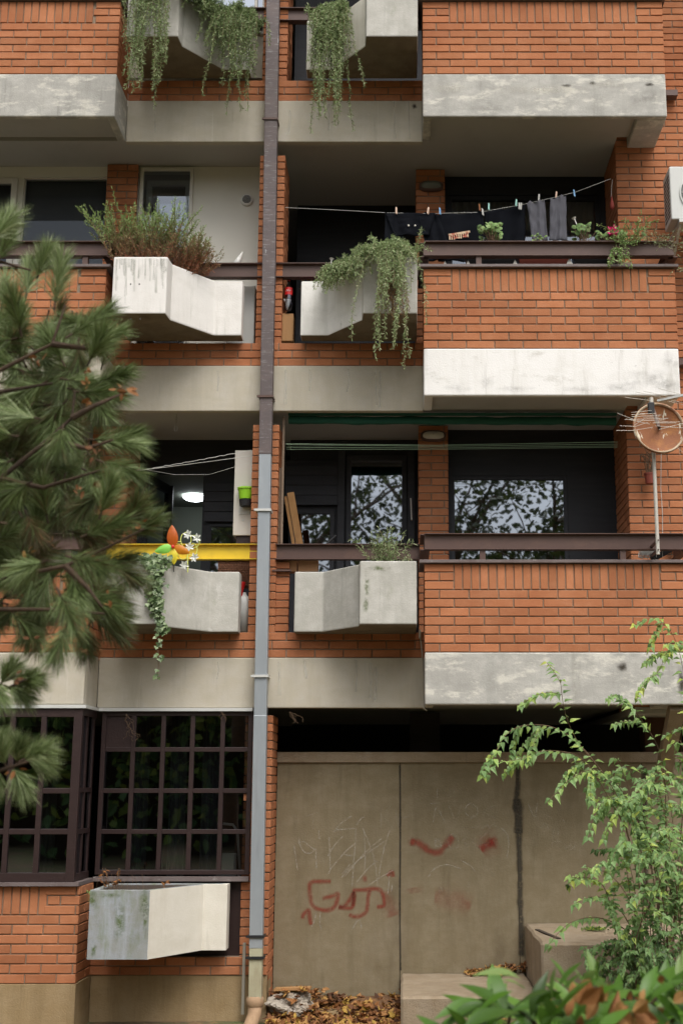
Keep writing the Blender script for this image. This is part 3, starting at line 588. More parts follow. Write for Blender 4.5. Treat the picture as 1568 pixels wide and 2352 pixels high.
a=P(1498,938,Y-.36); b=P(1514,983,Y-.0); mb=MB(); mb.obox(b,a,.022,.022); mb.build('feed_arm',M['blackp'],dsh); mb=MB(); mb.obox(a+Vector((-.012,.0,.05)),a+Vector((-.012,-.0,-.045)),.05,.05); mb.build('feed_horn',M['blackp'],dsh,bevel=.004)
t=P(1508,910,Y); b=P(1512.5,1272,Y); mb=MB(); mb.tube([(b.x,Y+.035,b.z),(b.x,Y+.035,t.z)],.0165,10); mb.build('pole',M['alu2'] if 'alu2' in M else mk('pale_pole',(.52,.50,.45),[((.3,.2,.14),(8,8,3),.6,.68,.7)],rough=.5,metal=.2),dsh)
mb=MB()
for py in (1240,1262): q=P(1512,py,Y); mb.tube([(q.x,Y+.015,q.z),(q.x,Y+.01,q.z)],.007,8); mb.obox((q.x,Y+.05,q.z),(q.x,.03,q.z),.02,.02)
mb.build('bolt',M['steel'],dsh)
def aerial(name,label,segs,boom,Y0):
    t=thing(name,P(boom[0],boom[1],Y0),label,'aerial'); mb=MB(); mb.obox(P(boom[0],boom[1],Y0),P(boom[2],boom[3],Y0-.15),.02,.02); mb.build('boom',M['steel' if name=='rod_aerial' else 'acgrey'],t)
    for i,(x0,y0,x1,y1) in enumerate(segs):
        mb=MB(); yy=Y0-.04-.012*i; mb.tube([P(x0,y0,yy),P(x1,y1,yy)],.0018,6); mb.build('rod',M['alu'],t)
k_=.1784; 
def cv(l): return [(1363+a*k_,891+b*k_,1363+c*k_,891+d*k_) for a,b,c,d in l]
aerial('rod_aerial','bunch of thin bent aluminium rods in front of the rusty dish',cv([(305,325,510,405),(400,120,760,165),(485,315,745,290),(485,345,805,325),(490,370,870,348),(400,408,960,390),(410,398,720,465),(335,487,520,495),(290,548,500,548),(500,548,760,505),(640,375,845,375),(780,437,1115,437),(760,450,1060,450),(520,480,655,395),(520,500,700,440),(790,487,1150,515),(840,535,1150,455),(560,425,920,410),(600,330,700,330)]),(1500,940,1512,980),-.62)
aerial('yagi_aerial','grey double boom aerial above the rusty dish',cv([(540,50,900,125),(640,40,1060,130),(830,5,1150,85),(960,170,1150,215),(1000,160,1150,190),(1130,705,1200,760),(1070,765,1150,830)]),(1363+820*k_,891+165*k_,1363+1300*k_,891+60*k_),-.40)
# hanging flower pot on the wall, cable coil under the rail
def pot(c,r,h,mat,name='flower_pot',label=None,taper=.78,rim=True,cat='flower pot',group=None):
    mb=MB(); pr=[(0,0),(r*taper,0),(r*.97,h*.86),(r*1.06,h*.86),(r*1.06,h),(r*.95,h),(r*.9,h*.9),(0,h*.9)]
    mb.lathe(c,pr,22); o=mb.build(name,M[mat],None,loc=c,smooth=False); return tag(o,label,cat,group)
c=P(1493,1110,.5); pt=pot(Vector((c.x,.52,c.z)),.05,.10,'terra',label='small brown plastic pot hung on the wall behind the dish')
mb=MB()
for i in range(26):
    a=Vector((c.x+R.uniform(-.03,.03),.52,c.z+.09)); mb.tube([a,a+Vector((R.uniform(-.05,.05),R.uniform(-.03,.03),R.uniform(.08,.2))),a+Vector((R.uniform(-.07,.07),R.uniform(-.03,.03),R.uniform(.18,.27)))],.0025,4)
tag(mb.build('dry_plant',M['twig'],None,loc=(c.x,.52,c.z+.09)),'dry twiggy plant in the pot hung behind the dish','plant')
c=P(1492,1268,.25); mb=MB()
for i in range(15):
    r_=.05+.003*(i%4); x=c.x-.09+i*.012; mb.tube([(x+.01*math.sin(t),.25+r_*math.cos(t),c.z+r_*math.sin(t)) for t in [q*math.pi/8 for q in range(17)]],.004,5)
tag(mb.build('cable_coil',M['acgrey'],None,loc=c),'coil of grey cable hanging below the rail by the dish pole','cable')
mb=MB(); mb.obox(P(1496,1285,.2),P(1540,1262,.2),.06,.05); tag(mb.build('flower_trough',M['blackp'],None,loc=P(1518,1285,.2)),'dark trough under the rail behind the dish pole','trough')
mb=MB(); a=P(1503,1040,-.2); 
for i,(xs) in enumerate(((1502,1507),(1518,1521))): mb.tube([P(xs[0],1040,.0),P(xs[0]-1,1120,.05),P(xs[1],1180,.05),P(xs[1],1280,.1)],.003,5)
tag(mb.build('cable',M['acgrey'],None,loc=P(1507,1280,.1)),'thin loose cables hanging down by the dish pole','cable')
mb=MB(); mb.tube([P(965,1465,.47),P(969,1500,.47),P(971,1560,.47),P(971,1605,.465),P(973,1628,.46),P(980,1632,.46)],.007,6); q=P(964,1462,.45); mb.box(q.x-.01,q.x+.01,.44,.47,q.z-.02,q.z+.06)
tag(mb.build('cable',M['beige'],None,loc=P(973,1630,.46)),'pale cable in the corner beside the lowest concrete band','cable')
# ------------------------------------------------------------------ wall lamps
for (px,py,lab,lit) in ((990,425,'oval bulkhead lamp on the upper brick pier',0),(995,1000,'cracked oval bulkhead lamp on the lower brick pier',1)):
    c=P(px,py,1.1); t=thing('wall_lamp',c,lab,'lamp'); mb=MB()
    for (mat,a_,b_,y_,nm) in (('steel',.125,.058,0,'lamp_base'),('lampoff' if not lit else 'wframe',.105,.042,-.045,'lamp_cover')):
        mb=MB(); n=24
        def ring(s,yy): return [(c.x+a_*s*math.copysign(abs(math.cos(q))**.7,math.cos(q)),1.135+yy,c.z+b_*s*math.copysign(abs(math.sin(q))**.7,math.sin(q))) for q in [2*math.pi*i/n for i in range(n)]]
        rs=[ring(1,0),ring(1,-.025+y_*.3),ring(.75,-.045+y_*.6),ring(.05,-.055+y_*.7)]
        vs=sum(rs,[]); mb.add(vs,[(i*n+k,i*n+(k+1)%n,(i+1)*n+(k+1)%n,(i+1)*n+k) for i in range(3) for k in range(n)]); mb.build(nm,M[mat],t,smooth=True)
# ------------------------------------------------------------------ second floor laundry
def cloth(name,tl,tr,bl,br,Y,mat,label,fold=.02,nf=3,cat='laundry',sagx=0,mats=None):
    mb=MB(); nu,nv=24,22; ph=R.uniform(0,6)
    for j in range(nv+1):
        v=j/nv
        for i in range(nu+1):
            u=i/nu; px=(tl[0]*(1-u)+tr[0]*u)*(1-v)+(bl[0]*(1-u)+br[0]*u)*v; py=(tl[1]*(1-u)+tr[1]*u)*(1-v)+(bl[1]*(1-u)+br[1]*u)*v
            y=Y+fold*math.sin(u*nf*6.28+ph+v*1.3)*(.5+.5*v)+.012*noise.noise(Vector((u*4,v*5,ph)))
            p=P(px+sagx*math.sin(v*3.1)*(u-.5)+2*noise.noise(Vector((u*5,v*4,ph+3))),py+(6*noise.noise(Vector((u*5,1,ph))) if j==0 else 0),Y); mb.v.append((p.x,y,p.z)); mb.t.append(.5)
    for j in range(nv):
        for i in range(nu): mb.f.append((j*(nu+1)+i,j*(nu+1)+i+1,(j+1)*(nu+1)+i+1,(j+1)*(nu+1)+i)); mb.m.append(0)
    o=mb.build(name,M[mat],None,loc=P((tl[0]+tr[0])/2,tl[1],Y),smooth=True); s=o.modifiers.new('Solidify','SOLIDIFY'); s.thickness=.004
    return tag(o,label,cat)
Yl=.42
lp_=[P(655,476,Yl),P(780,482,Yl),P(885,488,Yl),P(985,490,Yl),P(1100,487,Yl),P(1195,470,Yl),P(1250,458,Yl),P(1320,441,Yl),P(1402,410,Yl)]
mb=MB(); mb.tube(lp_,.0022,5); tag(mb.build('clothes_line',M['line'],None,loc=lp_[0]),'sagging clothes line with laundry on the upper balcony','clothes line')
cloth('towel',(1210,465),(1250,458),(1222,552),(1258,552),Yl-.03,'cloth','narrow grey towel hanging on the line, left one of the pair',.012,2)
cloth('towel',(1263,458),(1299,446),(1261,552),(1302,552),Yl-.03,'cloth','wider grey towel hanging on the line, right one of the pair',.010,2)
tr=thing('trousers',P(940,490,Yl),'black trousers pegged upside the line beside the brick pier','laundry')
def clothp(*a): 
    o=cloth(*a); o.parent=tr; o.location=(o.location-tr.location)
    for k in ('label','category'): del o[k]
clothp('leg',(884,488),(925,490),(882,640),(930,640),Yl+.0,'clothd','x',.012,2); clothp('waist',(884,488),(1000,490),(905,540),(985,540),Yl-.01,'clothd','x',.015,2); clothp('leg',(960,490),(1004,490),(985,600),(1040,590),Yl+.0,'clothd','x',.012,2)
for px in (938,953):
    c=P(px,519,Yl-.03); mb=MB(); mb.lathe((c.x,Yl-.045,c.z),[(0,-.004),(.009,-.003),(.009,.003)],10,'y'); mb.build('button',M['alu'],tr)
sh=cloth('shirt',(1000,492),(1110,488),(1005,600),(1108,600),Yl+.01,'clothd','black shirt with a cream and red print, hanging upside down',.015,2)
mb=MB()
for i in range(9):    # worn block print, upside down
    x=1032+i*5.2; y0=537+ (i%3)*.8-i*.9; q=P(x,y0,Yl-.03); mb.obox(P(x,y0,Yl-.03),P(x+.5,y0+13,Yl-.03),.013,.002,up=(0,1,0))
mb.obox(P(1030,539,Yl-.031),P(1079,531,Yl-.031),.02,.003,up=(0,1,0)); mb.obox(P(1045,546,Yl-.031),P(1056,545,Yl-.031),.012,.003,up=(0,1,0)); mb.obox(P(1064,543,Yl-.031),P(1075,541,Yl-.031),.012,.003,up=(0,1,0))
o=mb.build('chest_print',M['cream'],sh)
cloth('black_cloth',(1112,487),(1205,470),(1110,600),(1205,600),Yl+.03,'clothd','plain black cloth hanging behind the geranium',.02,2)
pegs=[(910,484,'peach','pale'),(983,484,'peach','pink'),(1010,485,'pblue','blue'),(1101,477,'rust','rust brown'),(1108,487,'line','grey'),(1122,475,'pgreen','mint'),(1185,466,'pgreen','mint'),(1192,474,'line','white'),(1196,474,'line','white'),(1237,454,'line','grey'),(1277,448,'peach','pale'),(1318,444,'pblue','blue')]
pg0=None; wh=['far left end','left of the blue peg over the pier','over the brick pier','left of the grey peg','between rust and mint pegs','third from the shirt','right of the black cloth','left of its white pair','right of its white pair','behind the left towel','on the right towel','right of both towels']
for i,(x,y,m,cn) in enumerate(pegs):
    mb=MB(); c=P(x,y,Yl-.02); tl=R.uniform(-.25,.25)
    for s in (-.005,.005): mb.obox((c.x+s*.7-.02*tl,Yl-.03+s,c.z+.034),(c.x+s+.02*tl,Yl-.03+s*1.5,c.z-.034),.008,.008)
    mb.lathe((c.x,Yl-.03,c.z+.008),[(0,-.01),(.005,-.01),(.005,.01),(0,.01)],8,'y'); tag(mb.build('clothes_peg',M[m],None,loc=c),cn+' clothes peg on the line, '+wh[i],'clothes peg','pegs on the upper clothes line')
# ------------------------------------------------------------------ clutter
def trough(px0,px1,py,Y,h,mat,label,dpt=.12):
    a=P(px0,py,Y); b=P(px1,py,Y); mb=MB(); z=a.z
    vs=[(a.x+.015,Y,z),(b.x-.015,Y,z),(b.x-.015,Y+dpt,z),(a.x+.015,Y+dpt,z),(a.x-.01,Y-.02,z+h),(b.x+.01,Y-.02,z+h),(b.x+.01,Y+dpt+.02,z+h),(a.x-.01,Y+dpt+.02,z+h)]
    mb.add(vs,[(0,3,2,1),(0,1,5,4),(1,2,6,5),(2,3,7,6),(3,0,4,7)]); mb.box(a.x-.014,b.x+.014,Y-.027,Y-.0201,z+h-.02,z+h+.001)
    mb.box(a.x,b.x,Y,Y+dpt,z+h-.03,z+h-.025,.5,1)
    return tag(mb.build('flower_trough',[M[mat],M['soil']],None,loc=((a.x+b.x)/2,Y,z),bevel=.003),label,'flower trough','flower troughs behind the rail')
zc0=4.69
def tr_(px0,px1,mat,label): 
    o=trough(px0,px1,609,.16,.16,mat,label); return o
tr_(1070,1185,'blackp','black flower trough below the bushy geranium'); tr_(1190,1310,'terra','brown red flower trough in the middle below the rail'); tr_(1318,1420,'blackp','black flower trough below the pink geranium')
mb=MB(); mb.obox(P(1395,593,-.0),P(1452,612,.0),.03,.02); mb.obox(P(1425,610,.02),P(1450,603,.02),.02,.02); tag(mb.build('stick',M['oldwood'],None,loc=P(1425,606,0)),'short pale stick lying on the coping at the right','stick')
for (px,s) in ((1183,.04),(1308,.055),(1075,.035),(1022,.03)):
    c=P(px,608,.05); mb=MB(); mb.add([c+Vector(v)*s for v in ((-.6,0,0),(.5,-.2,0),(.6,.4,0),(-.1,0,1.3),(.15,.1,1.1))],[(0,1,3),(1,2,4),(1,4,3),(0,3,4,2)]); tag(mb.build('foil_scrap',M['alu'],None,loc=c),{1183:'small crumpled foil scrap left of the brown trough',1308:'larger crumpled foil scrap right of the brown trough',1075:'foil scrap under the black trough edge',1022:'foil scrap at the left end of the coping'}[px],'scrap')
# dried red bag on the corner
c=P(1405,470,.55); mb=MB(); mb.lathe(c,[(.003,.10),(.010,.06),(.018,.02),(.024,-.01),(.018,-.04),(0,-.055)],10); o=mb.build('dried_bunch',M['terra2'],None,loc=c,smooth=True); tag(o,'small red dried bunch hanging on the corner brick','decoration'); mb=MB(); mb.tube([P(1403,455,.55),P(1404,430,.56),P(1406,412,.6)],.002,4); mb.build('string',M['line'],o)
# bottle, magenta pot, boxes between pillar and planter
c=P(662,712,.60); bt=thing('drink_bottle',c,'clear drink bottle with a red label upside the white planter','bottle'); zb=c.z
mb=MB(); mb.lathe((c.x,.6,zb),[(0,0),(.034,.0),(.038,.02),(.038,.13),(.034,.16),(.038,.19),(.038,.22),(.014,.27),(.013,.30)],20); mb.build('bottle_body',M['gclear'],bt,smooth=True)
mb=MB(); mb.lathe((c.x,.6,zb),[(.0392,.15),(.0392,.225)],20); lb=mb.build('label_band',M['red'],bt,smooth=True); mb=MB(); mb.tube([(c.x-.022,.565,zb+.18),(c.x-.012,.5605,zb+.2),(c.x-.005,.5595,zb+.18),(c.x+.004,.5595,zb+.197),(c.x+.012,.561,zb+.18),(c.x+.022,.565,zb+.195)],.003,4); mb.build('label_script',M['plas'],lb)
mb=MB(); mb.lathe((c.x,.6,zb+.30),[(0,.016),(.014,.016),(.014,0)],12); mb.build('bottle_cap',M['red'],bt)
mb=MB(); q=P(660,686,.58); mb.add([(q.x-.035,.58,q.z),(q.x+.035,.58,q.z),(q.x,.60,q.z-.11),(q.x-.035,.62,q.z),(q.x+.035,.62,q.z)],[(0,1,2),(3,2,4),(0,2,3),(1,4,2),(0,3,4,1)]); tag(mb.build('spice_bag',M['plas'],None,loc=q),'small white pointed bag in front of the bottle','bag')
mb=MB(); q=P(661,784,.62); mb.box(q.x-.06,q.x+.05,.6,.75,q.z,q.z+.28); tag(mb.build('cardboard_box',M['wood'],None,loc=q,bevel=.004),'brown cardboard box under the drink bottle','box')
zp_=PL['MR'][2]; c=P(717,645,.45); pot(Vector((c.x,.60,zp_-.07)),.085,.10,'magenta',label='magenta flower pot behind the whitewashed planter end',taper=.8)
# white things left of the pillar
q=P(575,700,.75); mb=MB(); mb.box(q.x-.22,q.x+.05,.7,.95,3.9,Z(655,.7)); tag(mb.build('storage_box',M['acgrey'],None,loc=(q.x,.8,3.9),bevel=.01),'pale grey storage box behind the white flower box','box')
c=P(552,600,.75); mb=MB(); mb.lathe((c.x-.02,.78,c.z-.1),[(.06,0),(.062,.02),(.02,.1),(0,.1)],18); tag(mb.build('pot_lid',M['plas'],None,loc=(c.x,.78,c.z-.1)),'white round lid on the storage box','lid')
mb=MB(); a=P(540,615,.7); mb.tube([a,P(548,597,.7),P(557,578,.7)],[.05,.03,.006],10); tag(mb.build('watering_spout',M['plas'],None,loc=a,smooth=True),'white tapered spout sticking up behind the rail','watering can')
# ------------------------------------------------------------------ first floor, left loggia
q=P(540,1034,.72); z0=Z(1230,.72); bo=thing('gas_boiler',((-1.5),.8,z0),'tall white boiler cabinet beside the drainpipe pillar','boiler')
mb=MB(); mb.box(q.x,-1.30,.72,1.05,z0,q.z); mb.build('casing',M['plas2'] if 'plas2' in M else mk('cream_casing',(.58,.55,.50),[((.45,.42,.37),3,.5,.8,.5)],rough=.5),bo,bevel=.006)
mb=MB(); mb.box(q.x+.03,-1.30,.74,1.0,z0-.12,z0-.001); mb.build('base_tray',M['brown'],bo); mb=MB(); a=P(549,1160,.715); mb.box(a.x,a.x+.1,.715,.7195,a.z-.09,a.z); mb.build('notice',M['acgrey'],bo)
mb=MB(); a=P(558,1195,.715); mb.lathe((a.x,.715,a.z),[(0,0),(.009,0),(.009,.006)],12,'y'); mb.build('knob',M['acgrey'],bo)
c=P(562,1140,.66); c.z-=.03; gp=pot(Vector((c.x+.015,.66,c.z)),.082,.11,'green',label='lime green pot hung on the boiler, left of the drainpipe')
mb=MB(); mb.lathe((c.x+.015,.66,c.z-.065),[(0,0),(.06,0),(.068,.06),(0,.062)],18); mb.build('drip_saucer',M['blackp'],gp)
# washing lines, hook chain
for i,(pts,lab) in enumerate((([(255,1087),(330,1079),(450,1058),(577,1034)],'upper twisted white line from the pine to the pillar'),([(300,1083),(420,1068),(577,1047)],'lower straight white line from the pine to the pillar'),([(320,1076),(400,1090),(480,1090),(577,1061)],'faint sagging line below the two white lines'))):
    mb=MB(); pp=[P(x,y,.45+.02*i) for x,y in pts]; q=[]
    for a,b in zip(pp,pp[1:]):
        for s in range(14): p=a.lerp(b,s/14); p.z+=(.0035*math.sin(s*2.4) if i==0 else 0); q.append(p)
    q.append(pp[-1]); mb.tube(q,.0028 if i<2 else .0013,5); tag(mb.build('clothes_line',M['line'],None,loc=pp[0]),lab,'clothes line','washing lines of the left loggia')
mb=MB(); c=P(405,957,.75)
for i in range(3): mb.tube([(c.x+.008*math.cos(t),.75,c.z-.015-.028*i+.016*math.sin(t)) for t in [q*math.pi/6 for q in range(13)]],.0025,5)
mb.tube([(c.x+.014*math.cos(t)*(1-.3*math.sin(t)),.75,c.z-.115+.03*math.sin(t)) for t in [q*math.pi/8 for q in range(17)]],.003,5); mb.tube([(c.x,.75,c.z),(c.x,.75,c.z+.07)],.003,5)
tag(mb.build('hook_chain',M['alu'],None,loc=c),'short metal chain with a carabiner below the ceiling','chain')
# basket, red funnel, gas bottle
c=P(537,1345,.80); bk=thing('wicker_basket',(c.x,.8,c.z),'brown wicker basket behind the yellow rail','basket'); w_=.155; mb=MB(); nr=11
for r_ in range(nr):
    z=c.z+r_*.021
    for s in range(20):
        x=c.x-w_+s*2*w_/20; mb.box(x,x+2*w_/20-.002,.8+(-.006 if (r_+s)%2 else 0),.82,z,z+.018,R.random())
mb.box(c.x-w_,c.x+w_,.82,1.0,c.z,c.z+.22); mb.build('woven_side',M['wicker'],bk); mb=MB(); mb.box(c.x-w_-.015,c.x+w_+.015,.78,1.02,c.z+.232,c.z+.26); mb.build('lid',M['wicker'],bk,bevel=.008)
c=P(553,1345,.62); mb=MB(); mb.lathe((c.x,.62,c.z),[(.045,.03),(.046,.025),(.03,-.03),(.012,-.11),(0,-.11)],18); tag(mb.build('funnel',M['red'],None,loc=c),'red plastic funnel beside the wicker basket','funnel')
c=P(558,1440,.66); mb=MB(); mb.lathe((c.x,.66,c.z-.05),[(0,0),(.07,0),(.07,.27),(.05,.33),(.03,.34),(.02,.37),(0,.37)],20); tag(mb.build('gas_bottle',M['acgrey'],None,loc=(c.x,.66,c.z-.05),smooth=True),'grey gas bottle in the gap beside the pillar','gas bottle')
# foil windmill and wire flower
c=P(403,1250,-.02); zt=PL['LL'][2]; wm=thing('foil_windmill',(c.x,-.02,zt-.05),'foil windmill with orange, green and yellow sails','windmill')
c=P(399,1258,-.04); mb=MB(); mb.tube([(c.x,-.02,c.z),(c.x+.006,-.02,zt-.06)],.0035,6); mb.build('stick',M['blackp'],wm)
for (dx,dy,L_,W_,m) in ((-3,-50,.20,.095,'orange'),(38,14,.19,.10,'orange2'),(-42,10,.17,.10,'limef'),(2,40,.17,.10,'yelf')):
    mb=MB(); e=P(399+dx,1258+dy,-.06)-P(399,1258,-.06); d=e.normalized(); s=Vector((d.z,0,-d.x)); vs=[];n=12
    Lx=e.length*1.0; Wx=Lx*.5
    for i in range(n+1):
        q=i/n; w=math.sin(math.pi*min(1,q**.8*1.0))**.7*.5*Wx if 0<i<n else .004
        for k in (-1,0,1): vs.append(c+Vector((0,-.03-.02*(k==0)*math.sin(q*3.1),0))+d*(q*Lx)+s*(k*w))
    mb.add(vs,[(i*3+k,i*3+k+1,i*3+k+4,i*3+k+3) for i in range(n) for k in (0,1)]); mb.build('sail',M[m],wm,smooth=True)
mb=MB(); mb.lathe(c+Vector((0,-.05,0)),[(0,-.012),(.014,-.008),(.016,.0),(.01,.03)],12,'y'); mb.build('hub',M['red'],wm)
wf=thing('wire_flower',(P(430,1300,0).x,.0,zt-.05),'lime wire flower ornament with clear glassy petals','garden ornament')
b=P(431.5,1303,0); j=P(430,1256,0); mb=MB(); mb.tube([(b.x,0,zt-.06),b,j],.005,8)
def loop(cx,cy,rx,ry,a0,a1): mb.tube([P(cx+rx*math.cos(t),cy-ry*math.sin(t),0) for t in [math.radians(a0+(a1-a0)*i/16) for i in range(17)]],.004,6)
loop(427,1240,12,17,-60,230); loop(445,1244,13,14,-140,130); loop(442,1262,11,14,-180,90); loop(420,1270,12,15,-200,20); loop(412,1253,9,9,60,280)
mb.build('wire_stem',M['limewire'],wf)
for (px,py) in ((431,1228),(452,1236),(436,1256),(446,1281),(412,1262),(424,1298)):
    mb=MB(); c=P(px,py,-.015)
    for i in range(6):
        t=i*math.pi/3+R.uniform(-.2,.2)+px; d=Vector((math.cos(t),-.35,math.sin(t))); mb.leaf(c,d,Vector((0,-1,0)),.045,.026,.5,.5,.2)
    mb.build('petal_cluster',M['petal'],wf)
# ------------------------------------------------------------------ first floor, right loggia
mb=MB(); a=P(662,962,.62); b=P(1416,972,.62); n=60; vs=[];kk=10
for i in range(n+1):
    x=a.x+(b.x-a.x)*i/n
    for k in range(kk):
        t=2*math.pi*k/kk; rr=.040+.010*noise.noise(Vector((i*.35,k*.6,0))); vs.append((x,.66+rr*.8*math.cos(t),a.z+.0+rr*math.sin(t)+.006*noise.noise(Vector((i*.2,0,5)))-.012*i/n))
mb.add(vs,[(i*kk+k,i*kk+(k+1)%kk,(i+1)*kk+(k+1)%kk,(i+1)*kk+k) for i in range(n) for k in range(kk)]); aw=mb.build('rolled_awning',M['awn'],None,loc=a,smooth=True); tag(aw,'dark green rolled awning under the lower balcony ceiling','awning')
mb=MB(); q=P(690,953,.6); mb.box(a.x,b.x,.60,.64,a.z+.035,a.z+.055); mb.build('awning_rail',M['awn'],aw)
for i,(y0,y1,lab) in enumerate(((1019,1018,'uppermost green line of the lower balcony'),(1021,1023,'second green line from the top on the lower balcony'),(1027,1027,'third green line from the top on the lower balcony'),(1032,1030,'lowest green line of the lower balcony'))):
    mb=MB(); pp=[P(657,y0,.5+.06*i),P(1000,(y0+y1)/2+4-i,.5+.06*i),P(1418,y1-3,.5+.06*i)]; mb.tube(pp,.0018,5); tag(mb.build('clothes_line',M['lineg'],None,loc=pp[0]),lab,'clothes line','green lines across the lower balcony')
mb=MB(); a=P(652,957,.60); b=P(656,1246,.60); mb.tube([(a.x,.6,b.z-.3),(a.x,.6,a.z)],.012,8); tag(mb.build('wooden_pole',M['oldwood'],None,loc=(a.x,.6,b.z-.3)),'thin weathered pole standing beside the brick pillar','pole')
mb=MB(); a=P(647,1075,.66); mb.obox((a.x,.66,1.3),(a.x,.66,a.z),.045,.03); tag(mb.build('rotten_post',M['oldwood'],None,loc=(a.x,.66,1.3)),'splintered old post behind the thin pole','post')
for i,(t0,b0,w_,lab) in enumerate((((667,1131),(690,1262),.065,'wider bare plank leaning behind the rail'),((656,1140),(676,1262),.03,'narrow bare plank leaning left of the wider plank'))):
    mb=MB(); mb.obox(P(*b0,.9),P(*t0,.75+.02*i),w_,.022,up=(0,1,0)); tag(mb.build('plank',M['wood'],None,loc=P(*b0,.9)),lab,'plank','leaning planks')
mb=MB(); mb.tube([P(748,1252,.7),P(772,1230,.7)],.011,8); tag(mb.build('broom_handle',M['blackp'],None,loc=P(748,1252,.7)),'black handle tip slanting up behind the rail','handle')
mb=MB(); mb.tube([P(720,1300,.7),P(722,1284,.7)],.012,8); mb.lathe((P(721,1290,.7).x,.7,Z(1300,.7)),[(.02,0),(.02,-.1)],10); tag(mb.build('red_stake',M['red'],None,loc=P(720,1300,.7)),'short red stake seen under the rail','stake')
bm_=mk('hollow_clay_block',(.5,.27,.14),[((.38,.19,.1),5,.5,.7,.6)],rough=.9,bump=.3); 
for i,(x0,x1,lab) in enumerate(((636,683,'left clay block under the brown rail'),(685,731,'right clay block under the brown rail'))):
    a=P(x0,1286,.66); b=P(x1,1286,.66); z0=Z(1312,.60); mb=MB(); mb.box(a.x+.002,b.x-.002,.62,.74,z0-.0,a.z); tag(mb.build('clay_block',bm_,None,loc=(a.x,.62,z0),bevel=.003),lab,'block','clay blocks on the brick ledge')
a=P(630,1312,.55); b=P(664,1312,.55); mb=MB(); bricks(mb,(a.x,.57),(1,0),(0,-1),b.x-a.x,1.34,9,ch=.0785*.93,bl=.6,alt=False); mb.build('brick_infill',BM,B); mb=MB(); mb.box(a.x-.02,b.x+.02,.52,.6,Z(1312,.55)-.004,Z(1312,.55)+.01); tag(mb.build('ledge_strip',M['steel'],None,loc=a),'thin dark strip on the brick ledge left of the bare flower box','strip')
c=P(760,1310,.45); mb=MB(); mb.lathe((c.x,.62,PL['LR'][2]-.045),[(0,0),(.035,0),(.035,.075),(.028,.08),(.028,.10)],18); tag(mb.build('glass_jar',M['gclear'],None,loc=(c.x,.62,c.z),smooth=True),'small glass jar behind the bare flower box','jar')
mb=MB()
for i in range(6): mb.tube([(c.x+.09+.05*math.cos(t)+.004*i,.62+.03*math.sin(t),PL['LR'][2]+.0+.008*i+.01*math.sin(2*t+i)) for t in [q*math.pi/7 for q in range(15)]],.005,5)
tag(mb.build('hose_coil',M['blackp'],None,loc=(c.x+.09,.62,c.z)),'small black hose coil beside the glass jar','hose')
# stains, cracks and patches that belong to the concrete
def blob(name,px,py,Y,rx,ry,mat,parent,seed=0,n=22):
    c=P(px,py,Y); mb=MB(); vs=[c]
    for i in range(n):
        t=2*math.pi*i/n; k=1+.5*noise.noise(Vector((math.cos(t)*1.3,math.sin(t)*1.3,seed))); vs.append(c+Vector((rx*k*math.cos(t),0,ry*k*math.sin(t))))
    mb.add(vs,[(0,i+1,(i+1)%n+1) for i in range(n)],[1.0]+[.0]*n); return mb.build(name,mat,parent)
for i,(px,py,rx,ry) in enumerate(((1430,1533,.055,.04),(1513,1548,.05,.025),(1566,1570,.05,.12),(1300,195,.06,.018),(1490,193,.05,.02),(1360,190,.04,.02),(952,243,.035,.03),(798,1410,.02,.04))):
    blob('spalled_patch',px,py,-.0025 if i not in (6,7) else (.4825 if i==6 else .325),rx,ry,M['stain'],B,i)
# ------------------------------------------------------------------ ground, retaining wall, blocks
def gz(x,y):
    t=min(1,max(0,(y-YC)/(10.9))); z=-1.62*(1-t)-2.02*t
    if x>0: z+=min(.35,x*.28)*max(0,min(1,(y+3.5)/2.5))*(1 if y<.2 else 1)
    return z+.02*noise.noise(Vector((x*.8,y*.8,0)))
mb=MB(); nx,ny=44,46
xs=[-100,-60,-30,-15]+[-8+i*.45 for i in range(37)]+[15,40,100]; ys=[-110,-60,-30,-18]+[-12+i*.34 for i in range(41)]+[3,6.5]
for y in ys:
    for x in xs: mb.v.append((x,y,gz(x,y) if -12.1<y<7 else -1.62)); mb.t.append(.5)
w=len(xs)
for j in range(len(ys)-1):
    for i in range(w-1): mb.f.append((j*w+i,j*w+i+1,(j+1)*w+i+1,(j+1)*w+i)); mb.m.append(0)
tag(mb.build('ground',M['ground'],smooth=True),kind='structure')
Yw=1.0
rw_=thing('retaining_wall',(1.0,Yw,-2.0),'tall brown grey concrete wall with red spray graffiti and scratched names','wall')
x0=-1.19; xj=[x0,X(918,2000,Yw),X(1190,2000,Yw),X(1482,2000,Yw),3.6]; zt=Z(1752,Yw)
for a,b in zip(xj,xj[1:]):
    mb=MB(); mb.box(a+.003,b-.003,Yw,Yw+.2,-2.1,zt-.001); mb.build('wall_panel',M['wall'],rw_,bevel=.002)
mb=MB(); mb.box(x0,3.6,Yw+.03,Yw+.17,-2.1,zt-.002); mb.build('joint_fill',mk('joint_dark',(.05,.045,.035),rough=.9),rw_)
mb=MB(); mb.box(x0,3.6,Yw-.03,Yw+.24,zt,Z(1728,Yw)); mb.build('wall_cap',M['step'],rw_,bevel=.004)
